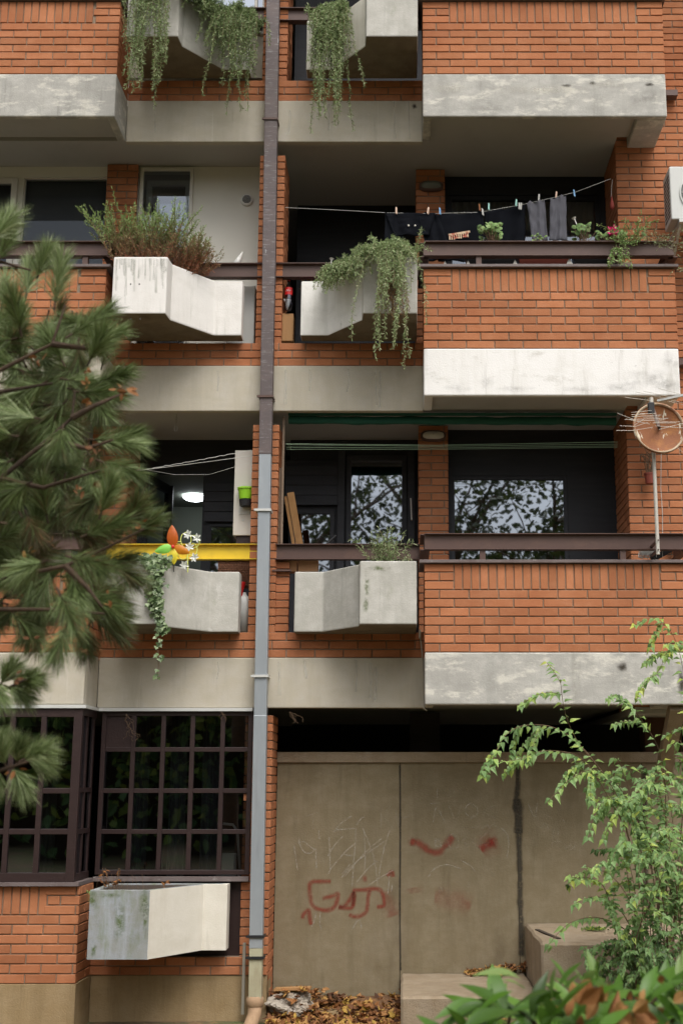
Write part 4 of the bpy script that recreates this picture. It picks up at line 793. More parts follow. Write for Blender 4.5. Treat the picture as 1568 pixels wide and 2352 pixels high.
# spray and scratches, lying on the wall face
def stroke(mb,pts,w,Y,closed=False,jit=.0):
    P_=[P(x,y,Y) for x,y in pts]; q=[]
    for i in range(len(P_)-1):      # Catmull-Rom
        p0=P_[max(i-1,0)];p1=P_[i];p2=P_[i+1];p3=P_[min(i+2,len(P_)-1)]
        for s in range(6):
            t=s/6; q.append(.5*((2*p1)+(p2-p0)*t+(2*p0-5*p1+4*p2-p3)*t*t+(3*p1-p0-3*p2+p3)*t*t*t))
    q.append(P_[-1]); vs=[];ts=[];n=len(q)
    for i,p in enumerate(q):
        d=(q[min(i+1,n-1)]-q[max(i-1,0)]); d=d.normalized() if d.length>0 else Vector((1,0,0)); s=Vector((-d.z,0,d.x)); ww=w*(1+.3*noise.noise(p*9)+(.35*noise.noise(p*16) if w<.05 and w>.027 else 0))
        e=0 if (w>.012 and (i==0 or i==n-1)) else 1
        vs += [p+s*ww*h for h in (-1,-.6,-.25,.25,.6,1)]; ts += [0,.45*e,.95*e,.95*e,.45*e,0]
    mb.add(vs,[(i*6+k,i*6+k+1,i*6+k+7,i*6+k+6) for i in range(n-1) for k in range(5)],ts)
def cA(l,ox,oy,k=.2507): return [(ox+x*k,oy+y*k) for x,y in l]
ka=600/1568/1.5263; A_=lambda l:[(629+x*ka,1730+y*ka) for x,y in l]; B_=lambda l:[(983+x*ka,1730+y*ka) for x,y in l]
mb=MB()
for l in ([(525,1178),(440,1178),(335,1190),(330,1300),(355,1400),(420,1435),(500,1440),(560,1400),(590,1290),(540,1310),(440,1335)],
          [(590,1410),(640,1405),(700,1340),(735,1275),(720,1410),(640,1420),(590,1410)],
          [(715,1260),(830,1255),(940,1245),(990,1280),(1010,1370),(1000,1405),(940,1410)],
          [(880,1255),(860,1330),(850,1440),(800,1490),(730,1500),(685,1480)],[(730,1270),(730,1350),(720,1405)],
          [(262,1520),(270,1480),(320,1440),(325,1500),(340,1580)],[(1035,1135),(1080,1090),(1092,1140)]): stroke(mb,A_(l),.027,Yw-.002)
pass
mb.build('red_graffiti',M['redpaint'],rw_)
mb=MB()
for l in ([(-165,810),(-100,820),(-40,860),(20,900),(100,910),(160,850),(230,760)],): stroke(mb,B_(l),.045,Yw-.0024)
stroke(mb,B_([(480,890),(530,850),(600,810)]),.05,Yw-.0024)
mb.build('red_graffiti',M['redpaint'],rw_)
mb=MB()
for l,w_ in (([(1000,1270),(1060,1400),(1100,1500)],.1),): stroke(mb,A_(l),w_,Yw-.0026)
for l,w_ in (([(-130,1230),(-120,1290)],.09),([(50,1320),(200,1340),(400,1410)],.11),([(480,900),(540,840),(640,790)],.14)): stroke(mb,B_(l),w_,Yw-.0026)
mb.build('faded_graffiti',M['redfaint'],rw_)
mb=MB()
for l in ([(185,850),(200,960),(215,1080)],[(228,780),(240,850),(280,910),(340,915),(378,880)],[(210,830),(270,812),(320,850),(375,890)],[(385,880),(385,970),(390,1060)],[(410,710),(415,790)],[(505,770),(510,900),(515,1070),(490,1110)],[(515,1070),(640,920),(740,830)],[(550,720),(620,640),(710,580)],[(560,705),(740,692)],[(755,660),(800,600),(825,590)],[(750,690),(745,830),(730,1000),(715,1230)],[(815,690),(870,830),(920,980),(950,1210)],[(825,720),(835,900),(830,1080)],[(650,1130),(820,930),(990,780)],[(620,1140),(740,1010),(1010,810)],[(760,1180),(870,1050),(950,990)],[(870,1210),(980,1140),(1100,1070)],[(1060,710),(1010,870),(975,1040),(960,1150)],[(385,1450),(375,1520),(345,1600)],[(425,1460),(420,1560),(435,1620)],[(715,1620),(775,1530),(805,1610)],[(1055,1130),(1050,1210),(1043,1290)],[(1083,1205),(1075,1275)],[(490,950),(560,840),(630,765)],[(620,1110),(700,1020)],[(640,930),(720,945)]): stroke(mb,A_(l),.0055,Yw-.003)
for l in ([(80,320),(85,410)],[(45,640),(75,500),(150,630)],[(0,468),(100,460)],[(400,598),(350,560),(345,500),(390,465),(445,500),(450,560),(400,598)],[(670,690),(720,740),(738,830),(720,960)],[(0,1140),(60,1060),(170,1025),(300,1060)],[(300,985),(380,1030),(430,1090)],[(915,460),(975,590),(1000,460)],[(70,800),(70,850),(130,850)]): stroke(mb,B_(l),.005,Yw-.003)
mb.build('scratched_drawing',M['chalk'],rw_)
mb=MB()   # faint scratched letters: K E T A V O K / BOSSK and names
for l in ([(980,500),(980,700)],[(1070,490),(1000,570),(1105,700)],[(1120,500),(1125,620),(1150,690)],[(1125,590),(1230,590)],[(350,540),(360,700)],[(300,580),(400,540)]): stroke(mb,A_(l),.005,Yw-.003)
for l in ([(190,480),(250,610),(300,480)],[(510,480),(505,610)],[(600,480),(515,540),(620,600)],[(60,790),(60,860),(100,850),(120,820),(60,820),(110,790),(60,790)],[(230,740),(190,780),(200,870),(270,860),(270,780),(230,740)],[(350,780),(310,810),(370,850),(320,890)],[(440,780),(400,810),(450,850),(410,890)],[(475,760),(480,880)],[(540,730),(480,800),(560,870)],[(400,680),(440,690),(490,650),(490,690),(540,660),(560,690),(600,650),(640,690),(690,690)],[(1150,700),(1135,860)],[(1195,690),(1180,850)],[(1140,815),(1220,815)],[(1250,830),(1260,880),(1300,840),(1310,890),(1340,850),(1345,900)],[(1030,690),(1080,640),(1100,700)],[(1210,590),(1260,640)],[(1060,560),(1140,600)],[(120,340),(200,400),(240,340)],[(200,320),(210,410)],[(380,620),(420,560)],[(590,1090),(610,1120),(580,1130),(590,1090)],[(100,1230),(130,1250),(110,1290),(100,1230)],[(370,1170),(375,1260)]): stroke(mb,B_(l),.005,Yw-.003)
mb.build('faint_scratches',M['chalkf'],rw_)
mb=MB()   # damp run down the joint
pts=[(1188,1755),(1189,1800),(1185,1850),(1190,1900),(1192,1960),(1194,2020),(1194,2080),(1197,2130),(1197,2200)]
stroke(mb,pts,.036,Yw-.0035); stroke(mb,[(1187,1835),(1190,1855),(1192,1880),(1190,1900),(1190,1915)],.048,Yw-.0037); stroke(mb,[(1481,1760),(1479,1850),(1482,1980),(1483,2080)],.03,Yw-.0035)
mb.build('damp_streak',M['stain'],rw_)
mb=MB(); stroke(mb,[(918,1758),(919,1900),(918,2100),(920,2230)],.012,Yw-.0036); mb.build('damp_streak',M['chalkf'] if 0 else M['stain'],rw_)
for l,rx,ry in ((A_([(830,1150)])[0],.035,.035),(B_([(590,810)])[0],.065,.06),(B_([(-150,815)])[0],.05,.04)): blob('red_graffiti',l[0],l[1],Yw-.0028,rx,ry,M['redpaint'],rw_,3)
mb=MB()
for i in range(30):
    x=R.uniform(268,384); y1=600+abs(R.gauss(0,45))+8; stroke(mb,[(x,593),(x+R.gauss(0,1),(593+y1)/2),(x+R.gauss(0,1.5),min(y1,700))],R.uniform(.008,.02),-.2407)
mb.build('drip_stains',M['drip'],pw)
mb=MB()
for (x,y0,y1,w_) in ((872,850,938,.02),(862,850,930,.012),(850,1520,1606,.02),(862,1530,1612,.024),(818,1516,1590,.012),(700,1516,1560,.015),(500,1520,1560,.012),(640,1516,1600,.02),(712,846,900,.02),(655,846,930,.018),(800,846,900,.012),(755,236,300,.014),(905,232,318,.010),(938,232,318,.008),(665,250,310,.022),(355,225,305,.008),(500,850,900,.014)): stroke(mb,[(x,y0),(x+1,(y0+y1)/2),(x+R.gauss(0,2),y1)],w_,.4843)
mb.build('drip_stains',M['limed'],B)
for i,(x,y,rx,ry) in enumerate(((1490,870,.30,.13),(1530,885,.16,.10),(1420,890,.22,.06),(1330,893,.2,.05),(1180,893,.18,.045),(1050,890,.14,.06),(1540,830,.10,.12),(1120,880,.08,.07))): blob('grime_patch',x,y,-.0026-.0002*i,rx,ry*.8,M['grime'],B,i+20,30)
for i,(x,y,rx,ry) in enumerate(((1390,192,.22,.05),(1250,205,.5,.06),(1480,225,.18,.12),(1030,200,.2,.07),(1130,250,.3,.05))): blob('worn_patch',x,y,-.0026-.0002*i,rx,ry,M['limed'] if i in(0,1,3) else M['grime'],B,i+40,30)
gl_=[o for o in D.objects if o.name.startswith('concrete_planter')]; glp=[o for o in gl_ if 'bluish' in o['label']][0]; lrp=[o for o in gl_ if 'mossy edge' in o['label']][0]
for i,(x,y,rx,ry) in enumerate(((213,2068,.05,.10),(330,2075,.05,.12),(250,2058,.12,.025),(275,2120,.06,.2),(334,2110,.025,.16),(215,2180,.03,.08))): blob('moss_patch',x,y,-.2409-.0002*i,rx,ry,M['mossy'],glp,i+60,26)
for i,(x,y,rx,ry) in enumerate(((842,1345,.03,.13),(840,1390,.025,.09),(870,1306,.1,.03))): blob('moss_patch',x,y,-.2409-.0002*i,rx,ry,M['mossy'],lrp,i+70,26)
# rust run
mb=MB(); stroke(mb,[(212,1518),(212,1560),(211,1605)],.05,.4825); mb.build('rust_run',M['ochre'],B)
def rough_block(name,x0,x1,y0,y1,z0,z1,label):
    mb=MB(); nx=int((x1-x0)/.05); ny=int((y1-y0)/.05)
    import bmesh
    bm=bmesh.new(); bmesh.ops.create_cube(bm,size=1); 
    for v in bm.verts: v.co=Vector((x0+(v.co.x+.5)*(x1-x0),y0+(v.co.y+.5)*(y1-y0),z0+(v.co.z+.5)*(z1-z0)))
    bmesh.ops.bevel(bm,geom=list(bm.edges),offset=.018,segments=1,affect='EDGES')
    bmesh.ops.subdivide_edges(bm,edges=list(bm.edges),cuts=6,use_grid_fill=True)
    bmesh.ops.triangulate(bm,faces=[f for f in bm.faces if len(f.verts)>4])
    for v in bm.verts: v.co+=Vector((noise.noise(v.co*5),noise.noise(v.co*5+Vector((7,0,0))),noise.noise(v.co*5+Vector((0,9,0)))))*.008
    me=D.meshes.new(name); c=Vector(((x0+x1)/2,(y0+y1)/2,z0)); 
    for v in bm.verts: v.co-=c
    bm.to_mesh(me); bm.free(); me.materials.append(M['step']); o=D.objects.new(name,me); o.location=c; S.collection.objects.link(o); return tag(o,label,'concrete block')
b1=rough_block('concrete_block',-.035,1.078,-.25,Yw-.002,-2.4,-1.69,'low concrete block, wide flat step left of the higher block')
b2=rough_block('concrete_block',1.085,2.7,-.43,Yw-.002,-2.4,-1.26,'higher concrete block in front of the wall, partly behind the shrub')
mb=MB(); a=P(1165+60,2130,.3); mb.obox((1.25,-.2,-1.256),(1.14,.45,-1.256),.035,.012); mb.build('groove',M['soil'],b2)
# moss tuft on the block
mb=MB(); c=P(1365,2137,.4); c.z=-1.25
for i in range(260):
    d=Vector((R.gauss(0,1),R.gauss(0,1),abs(R.gauss(.6,.6)))).normalized(); mb.leaf(c+Vector((R.gauss(0,.05),R.gauss(0,.04),0)),d,Vector((R.random(),R.random(),1)),.03,.012,R.random())
tag(mb.build('moss_tuft',M['shrub'],None,loc=c),'small green weed tuft on the higher concrete block','weed')
# torn bag
import bmesh
c=Vector((X(672,2300,.75),.62,-2.0)); bm=bmesh.new(); bmesh.ops.create_icosphere(bm,subdivisions=5,radius=1)
for v in bm.verts:
    n=v.co.copy(); k=1+.35*noise.noise(n*1.6)+.3*abs(noise.noise(Vector((n.x*5,n.y*5,n.z*2))))+.1*abs(noise.noise(n*12))
    v.co=Vector((n.x*.20*k,n.y*.17*k,max(-.02,n.z*.10*k+.10)))
me=D.meshes.new('torn_bag'); bm.to_mesh(me); bm.free(); me.materials.append(M['bag']); o=D.objects.new('torn_bag',me); o.location=c; S.collection.objects.link(o); tag(o,'crumpled dirty white bag in the leaves at the foot of the pillar','bag')
mb=MB(); mb.obox(c+Vector((-.14,-.02,.235)),c+Vector((.17,-.05,.25)),.09,.02); tag(mb.build('board_scrap',M['wood'],None,loc=c+Vector((0,-.1,.3))),'short broken board lying on the dirty bag','board')
# dead leaves
def deadleaf(mb,p,s,mi=0):
    t=R.uniform(0,6.28); d=Vector((math.cos(t),math.sin(t),R.uniform(-.2,.5))); tone=R.random()
    nrm=Vector((R.gauss(0,.5),R.gauss(0,.5)-.3,1))
    for k,(an,l) in enumerate(((0,1),(.9,.72),(-.9,.72),(1.8,.45),(-1.8,.45))):
        q=Matrix.Rotation(an,3,'Z')@d; mb.leaf(p,q,nrm,s*l,s*.5,tone,R.uniform(-.5,.5),R.uniform(-.6,.6))
mb=MB()
for i in range(1500):
    x=R.uniform(-1.15,0.0); y=R.uniform(.0,Yw-.03) if R.random()<.8 else R.uniform(-1.5,0); pile=.0+.26*max(0,(y-.2)/.8)*(.6+.4*noise.noise(Vector((x*3,y*3,2))))
    deadleaf(mb,Vector((x,y,gz(x,y)+.02+R.random()*pile+.01)),R.uniform(.045,.085))
for i in range(120): deadleaf(mb,Vector((c.x+R.gauss(0,.12),c.y+R.uniform(-.16,.1),c.z+R.uniform(.0,.24))),R.uniform(.05,.085))
for i in range(260):
    x=min(1.06,.55+abs(R.gauss(0,.16))*1.6); y=Yw-.02-abs(R.gauss(0,.09)); 
    if x<1.07: deadleaf(mb,Vector((x,y,-1.68+R.random()*.10*max(0,(x-.5)*1.6))),R.uniform(.03,.06))
for i in range(600):
    x=R.uniform(.0,3.2); y=R.uniform(-3.2,-.3); deadleaf(mb,Vector((x,y,gz(x,y)+.015)),R.uniform(.03,.07))
for i in range(500):
    x=R.uniform(-4,-.9); y=R.uniform(-3,-.1); deadleaf(mb,Vector((x,y,gz(x,y)+.012)),R.uniform(.03,.07))
tag(mb.build('leaf_litter',M['dead']),kind='stuff')
# leaf bank at the wall foot
mb=MB(); n=30
for j in range(9):
    for i in range(n+1):
        x=-1.17+1.13*i/n; y=.15+.83*j/8; mb.v.append((x,y,gz(x,y)-.01+(.22*(j/8)**1.3)*(.7+.3*noise.noise(Vector((x*4,y*4,0)))))); mb.t.append(.5)
for j in range(8):
    for i in range(n): mb.f.append((j*(n+1)+i,j*(n+1)+i+1,(j+1)*(n+1)+i+1,(j+1)*(n+1)+i)); mb.m.append(0)
tag(mb.build('leaf_bank',mk('rotting_leaves',(.13,.07,.035),[((.28,.14,.05),25,.5,.65,.8)],rough=1,bump=1,bs=50)),kind='stuff')
# chair seen through the grid window
q=P(475,1990,1.3); ch=thing('folding_chair',(q.x+.2,1.4,q.z-.6),'white tube chair behind the grid window panes','chair')
mb=MB(); mb.tube([P(466,2010,1.2),P(474,1915,1.2),P(481,1897,1.2),P(505,1892,1.2),P(535,1895,1.2),P(545,1910,1.2),P(552,2010,1.2)],.012,8); mb.build('back_frame',M['plas'],ch,smooth=True)
a=P(478,1960,1.22); b=P(542,2015,1.22); mb=MB(); mb.box(a.x,b.x,1.22,1.24,b.z,a.z); mb.build('backrest',M['acgrey'],ch,bevel=.01)
for px in (470,548):
    mb=MB(); c=P(px,2010,1.2); mb.tube([c,(c.x,1.45,-1.95)],.012,6); mb.build('leg',M['plas'],ch)
# ------------------------------------------------------------------ plants
def rv(s=1): return Vector((R.gauss(0,s),R.gauss(0,s),R.gauss(0,s)))
def strand(leaf,stem,p,d,L,step=.02,lw=.006,ll=.032,grav=.35,wob=.35,tone=.5,tv=.25,n=2,stopY=None,face=None):
    """a thin shoot that bends under its weight, with narrow leaves all along it"""
    q=Vector(p); d=Vector(d).normalized(); pts=[q.copy()]; s=0
    while s<L:
        d=(d+Vector((0,0,-grav*step*6))+rv(wob*step*3)).normalized(); q=q+d*step; s+=step
        if face is not None and q.z<face[1] and q.y>face[0](q.x): q.y=face[0](q.x)-.004
        pts.append(q.copy())
        for _ in range(n):
            t=min(1,max(0,R.gauss(tone,tv))); leaf.leaf(q,(d*.8+rv(.7)),rv(),ll*R.uniform(.6,1.3),lw,t,.1,R.uniform(-.2,.5),shape=1)
    stem.tube(pts[::2]+[pts[-1]],.0016,3,t=R.random(),cap=False)
    return q
def planter_face(key):
    x0,s,zt=PL[key]
    def f(x):
        a=(x-x0)*s
        if a<.49: return -.245
        if a<.505: return -.245+.17*(a-.49)/.015
        if a<.84: return -.075+(.33+.07)*(a-.505)/.335
        return .325 if a<1.12 else .49
    return f,zt
def plant(name,loc,label,cat,leaf,stem,lm,sm='twig',group=None,ln='foliage'):
    t=thing(name,loc,label,cat,group); leaf.build(ln,M[lm],t,smooth=lm=='laurel'); stem.build('stems',M[sm],t); return t
def trailing(key,zones,label,lm='rose',ll=.034,lw=.0065,tone=.5):
    f,zt=planter_face(key); lf=MB(); st=MB(); xs=[]
    for (xa,xb,n,L0,L1,out) in zones:
        for i in range(n):
            x=R.uniform(xa,xb); y=f(x)+.05+R.uniform(-.02,.08); xs.append(x)
            strand(lf,st,(x,y,zt-.01+R.random()*.03),(R.gauss(0,.16),-1,R.uniform(.1,.7)*out),R.uniform(L0,L1),step=.016,ll=ll,lw=lw,grav=.55,wob=.6,tone=tone,n=3,face=(f,zt+.01))
    return plant('trailing_rosemary',(sum(xs)/len(xs),f(sum(xs)/len(xs)),zt),label,'plant',lf,st,lm)
# top left: two curtains ; top right: one long tail ; middle right: mat
x_=lambda px,py,Y: X(px,py,Y)
trailing('TL',[(x_(312,40,-.24),x_(385,40,-.24),120,.25,.7,.5),(x_(345,40,-.24),x_(380,60,-.24),34,1.0,1.7,.4)],'bright trailing rosemary on the left half of the top left flower box')
trailing('TL',[(x_(425,40,0),x_(590,60,.3),290,.15,.5,.8),(x_(500,60,.2),x_(585,60,.3),60,.5,.95,.6),(x_(540,60,.2),x_(580,60,.3),22,1.0,1.5,.4)],'dense trailing rosemary on the right half of the top left flower box',tone=.35)
trailing('TR',[(x_(715,60,.3),x_(795,60,.1),90,.15,.45,.6),(x_(735,60,.2),x_(785,60,.2),105,.5,1.05,.5),(x_(748,60,.2),x_(772,60,.2),26,1.2,1.75,.3)],'long hanging rosemary tail on the top right flower box',tone=.5)
trailing('MR',[(x_(745,640,.3),x_(835,600,0),150,.2,.55,.9),(x_(835,590,-.2),x_(960,590,-.2),80,.12,.5,1.2),(x_(885,590,-.2),x_(930,590,-.2),30,.45,.85,1.0),(x_(890,590,-.2),x_(915,590,-.2),14,1.0,1.45,.8)],'sprawling rosemary mat over the whitewashed flower box',tone=.62)
# brown dead tuft within it
lf=MB(); st=MB(); f,zt=planter_face('MR')
for i in range(55):
    x=x_(905,700,-.26)+R.gauss(0,.05); strand(lf,st,(x,-.28,zt-.08-R.random()*.15),(R.gauss(0,.3),-.3,-1),R.uniform(.2,.5),ll=.03,lw=.006,n=2,tone=.75,wob=.5)
plant('withered_shoots',(x_(905,700,-.26),-.28,zt-.1),'brown withered shoots hanging in the middle of the rosemary mat','plant',lf,st,'rosebrown')
# upright bush in white planter: brown below, green above
lf=MB(); st=MB(); f,zt=planter_face('ML'); zb=zt-.05
for i in range(210):
    px=R.uniform(275,440); x=x_(px,600,.05); y=R.uniform(-.12,.25) if px<385 else R.uniform(.05,.38)
    top=R.uniform(.25,.66) if 265<px<400 else R.uniform(.18,.42)
    q=Vector((x,y,zb)); d=Vector(((x-x_(345,600,.05))*1.1+R.gauss(0,.16),R.gauss(-.05,.15),1)).normalized(); s=0; pts=[q.copy()]
    while s<top:
        d=(d+rv(.05)).normalized(); q=q+d*.02; s+=.02; pts.append(q.copy()); h=(q.z-zb)/.55
        for _ in range(4 if h>.15 else 2):
            lf.leaf(q,d*.9+rv(.55),rv(),R.uniform(.022,.045),.0065,min(1,max(0,h*.98+R.gauss(0,.17)+(-.15 if px>380 else .0))),.1,.1,shape=1)
        if R.random()<.22:
            dd=(d+rv(.5)).normalized(); qq=q.copy(); pp=[qq.copy()]
            for _ in range(R.randint(4,9)):
                dd=(dd+Vector((0,0,.12))+rv(.08)).normalized(); qq=qq+dd*.018; pp.append(qq.copy()); h=(qq.z-zb)/.55
                for _ in range(3): lf.leaf(qq,dd*.9+rv(.5),rv(),R.uniform(.02,.04),.006,min(1,max(0,h*.95+R.gauss(0,.15))),.1,.1,shape=1)
            st.tube(pp,.0013,3,cap=False)
    st.tube(pts[::3]+[pts[-1]],.0028,4,t=R.random(),cap=False)
plant('rosemary_bush',(x_(345,600,.05),.05,zb),'upright rosemary bush, brown below and green on top, in the white flower box','bush',lf,st,'bush')
# thin straggly plant, bare flower box
def tuft(key,px,py,Y,n,h,label,lm='rose',spread=.10,tone=.6,name='straggly_plant',ll=.04,base=None,lw=.007,nl=2,cat='plant'):
    lf=MB(); st=MB(); c=P(px,py,Y)
    if base is not None: c.z=base
    for i in range(n):
        p=c+Vector((R.gauss(0,spread*.4),R.gauss(0,.03),0)); strand(lf,st,p,(R.gauss(0,spread*4),R.gauss(-.1,.3),1.3),h*R.uniform(.5,1.1),step=.02,ll=ll,lw=lw,grav=.10,wob=.4,tone=tone,n=nl)
    return plant(name,c,label,cat,lf,st,lm)
tuft('LR',882,1300,-.05,36,.36,'straggly grey green plant in the bare flower box','rose',.16,.6,base=PL['LR'][2]-.05)
tuft('LR',942,1300,.0,6,.13,'small sprig at the right end of the bare flower box','rose',.1,.7,base=PL['LR'][2]-.05)
tuft('MR',714,640,.6,16,.14,'dry reddish plant in the magenta pot','rosebrown',.16,.7,base=PL['MR'][2]+.02,ll=.02)
tuft('GL',255,2040,.05,9,.16,'dead upright stalks in the low bluish flower box','dead',.14,.3,base=PL['GL'][2]-.05,ll=.03,lw=.008,nl=0,name='dead_stalks')
tuft('GL',290,2040,.05,8,.15,'bleached dry stalks right of the dead upright stalks','dead',.2,.9,base=PL['GL'][2]-.05,ll=.03,nl=0,name='dead_stalks')
lf=MB(); st=MB()
for (px,dd) in ((232,0),(240,.1),(258,.0),(262,.03),(366,.2)):
    b=P(px+8,2035,.0); b.z=PL['GL'][2]-.04; h=.2 if px<300 else .08; e=b+Vector((R.uniform(-.04,.04),0,h)); st.tube([b,(b+e)/2+rv(.01),e],.003,4,t=.2)
    for _ in range(6): lf.leaf(b.lerp(e,R.uniform(.3,1)),rv()+Vector((0,0,-.5)),rv(),.045,.02,R.choice((.3,.5)),.3,.4)
plant('withered_seedling',P(248,2035,0),'withered seedlings with rust brown leaves in the low flower box','plant',lf,st,'dead')
mb=MB()
for i in range(420):
    c=P(R.choice((R.gauss(232,12),R.gauss(320,14))),2036,R.uniform(-.15,.1)); c.z=PL['GL'][2]-.045; mb.leaf(c,Vector((R.gauss(0,1),R.gauss(0,1),1)),rv(),.03,.014,R.uniform(.4,.85))
tag(mb.build('weed_patch',M['shrub'],None,loc=P(260,2036,0)),'small green weeds on the soil of the low flower box','weed')
# white calla stalks and little plants behind the rail
def flower(px0,py0,px1,py1,Y,label,mat='plas'):
    t=thing('calla_flower',P(px0,py0,Y),label,'flower'); mb=MB(); a=P(px0,py0,Y); b=P(px1,py1,Y); mb.tube([a,b],.005,6); mb.build('stalk',M['plas'],t); mb=MB(); d=(b-a).normalized(); 
    mb.tube([b,b+d*.015,b+d*.03],[.005,.010,.024],10,cap=False); mb.build('bloom',M['plas'],t)
flower(1341,552,1320,506,.2,'white trumpet flower on a slanting stalk behind the upper rail'); flower(757,640,761,600,.5,'white trumpet flower beside the rosemary mat')
def geranium(px,py,Y,w,h,n,label,bloom=None,ll=.055,tone=.5,lm='geran'):
    lf=MB(); st=MB(); c=P(px,py,Y)
    for i in range(n):
        e=c+Vector((R.gauss(0,w),R.gauss(0,.04),h*R.uniform(.25,1))); b=c+Vector((R.gauss(0,w*.3),0,-.05)); st.tube([b,(b+e)/2+rv(.012),e],.0022,4,t=.8,cap=False); t=min(1,max(0,R.gauss(tone,.3)))
        nn=7; nr=Vector((R.gauss(0,.5),-1,R.gauss(.5,.5))).normalized(); u=nr.orthogonal().normalized(); v=nr.cross(u)
        vs=[e]+[e+(u*math.cos(k*6.283/nn)+v*math.sin(k*6.283/nn))*ll*.5*R.uniform(.8,1.1)-nr*.008 for k in range(nn)]; lf.add(vs,[(0,k+1,(k+1)%nn+1) for k in range(nn)],t)
    t=plant('geranium',c,label,'plant',lf,st,lm)
    if bloom:
        mb=MB(); q=P(*bloom,Y-.05)
        for i in range(46): mb.leaf(q+rv(.018),rv(),rv(),.036,.03,.5,.3,.2)
        mb.build('bloom',M['pink'],t)
geranium(1131,552,.15,.055,.17,60,'bushy green geranium in front of the black cloth'); geranium(1340,550,.2,.06,.17,34,'dark leaved geranium beside the trumpet flower',tone=.2); geranium(1235,552,.15,.05,.045,14,'tiny seedlings below the left towel',ll=.035)
geranium(1405,556,.12,.08,.10,40,'geranium with one pink bloom near the right wall',bloom=(1408,532))
lf=MB(); st=MB()
for i in range(16): strand(lf,st,P(R.uniform(1425,1470),R.uniform(560,570),-.05),(R.gauss(0,.4),-.3,R.uniform(.3,2)),R.uniform(.15,.34),ll=.035,lw=.012,grav=.5,tone=.8)
for i in range(12): strand(lf,st,P(R.uniform(1405,1445),565,-.08),(R.gauss(0,.2),-.2,-.5),R.uniform(.1,.24),ll=.035,lw=.012,grav=.3,tone=.85)
plant('trailing_weed',P(1440,565,-.05),'light green weed climbing over the right end of the rail','plant',lf,st,'geran')
lf=MB(); st=MB()
for i in range(30): strand(lf,st,P(R.uniform(1475,1538),R.uniform(552,566),-.06),(R.gauss(.3,.6),-.4,R.uniform(-.1,.6)),R.uniform(.12,.32),ll=.03,lw=.005,grav=.6,tone=.85,n=1,wob=.9)
plant('dry_creeper',P(1500,560,-.05),'straw coloured creeper drooping over the right end of the rail','plant',lf,st,'rose')
lf=MB(); st=MB()
for i in range(7): strand(lf,st,P(R.uniform(1548,1566),615,.1),(R.gauss(.3,.3),-.4,-.2),R.uniform(.15,.35),ll=.03,lw=.008,grav=.4,tone=.85,n=1,wob=.9)
plant('dry_creeper',P(1555,615,.1),'few creeper shoots beyond the corner of the right balcony','plant',lf,st,'rose')
# ivy
def ivyleaf(mb,p,d,s,t):
    nr=Vector((R.gauss(0,.35),-1,R.gauss(.45,.35))).normalized(); d=(d-nr*d.dot(nr)).normalized(); u=d.cross(nr)
    k=[(0,0),(-.42,.05),(-.5,.42),(-.22,.5),(0,1),(.22,.5),(.5,.42),(.42,.05)]
    mb.add([p+(u*a+d*b)*s+nr*(.0 if i in(0,4) else .12*s*abs(a)) for i,(a,b) in enumerate(k)],[(0,1,2,3),(0,3,4),(0,4,5),(0,5,6,7)],t)
lf=MB(); st=MB(); zt=PL['LL'][2]
def ivy(path,n,sp,Y=-.2):
    pts=[P(x,y,Yp) for x,y,Yp in path]; st.tube(pts,.003,4,t=.3,cap=False); L=len(pts)-1
    for i in range(n):
        q=R.random()*L; k=int(q); p=pts[k].lerp(pts[min(k+1,L)],q-k)+Vector((R.gauss(0,sp),R.gauss(-.01,.015),R.gauss(0,.012))); ivyleaf(lf,p,Vector((R.gauss(0,.6),0,-1)),R.uniform(.03,.05),min(1,max(0,R.gauss(.5,.28))))
for i in range(11): ivy([(300+i*6,1290-i,-.1),(330+i*5,1280,-.22),(352+i,1310,-.27),(355,1370,-.27),(360,1400,-.27)],95,.03)
ivy([(355,1380,-.27),(366,1440,-.27),(362,1480,-.28),(364,1530,-.28),(361,1556,-.28)],34,.012)
for i in range(3): ivy([(352,1310,-.27),(358,1380,-.27),(368,1430,-.27),(378,1448,-.27)],70,.018)
ivy([(300,1285,-.05),(340,1275,-.1),(370,1284,-.15),(388,1292,-.15)],90,.02)
plant('ivy',P(345,1300,-.2),'variegated ivy hanging from the flower box with the windmill','ivy',lf,st,'ivy')
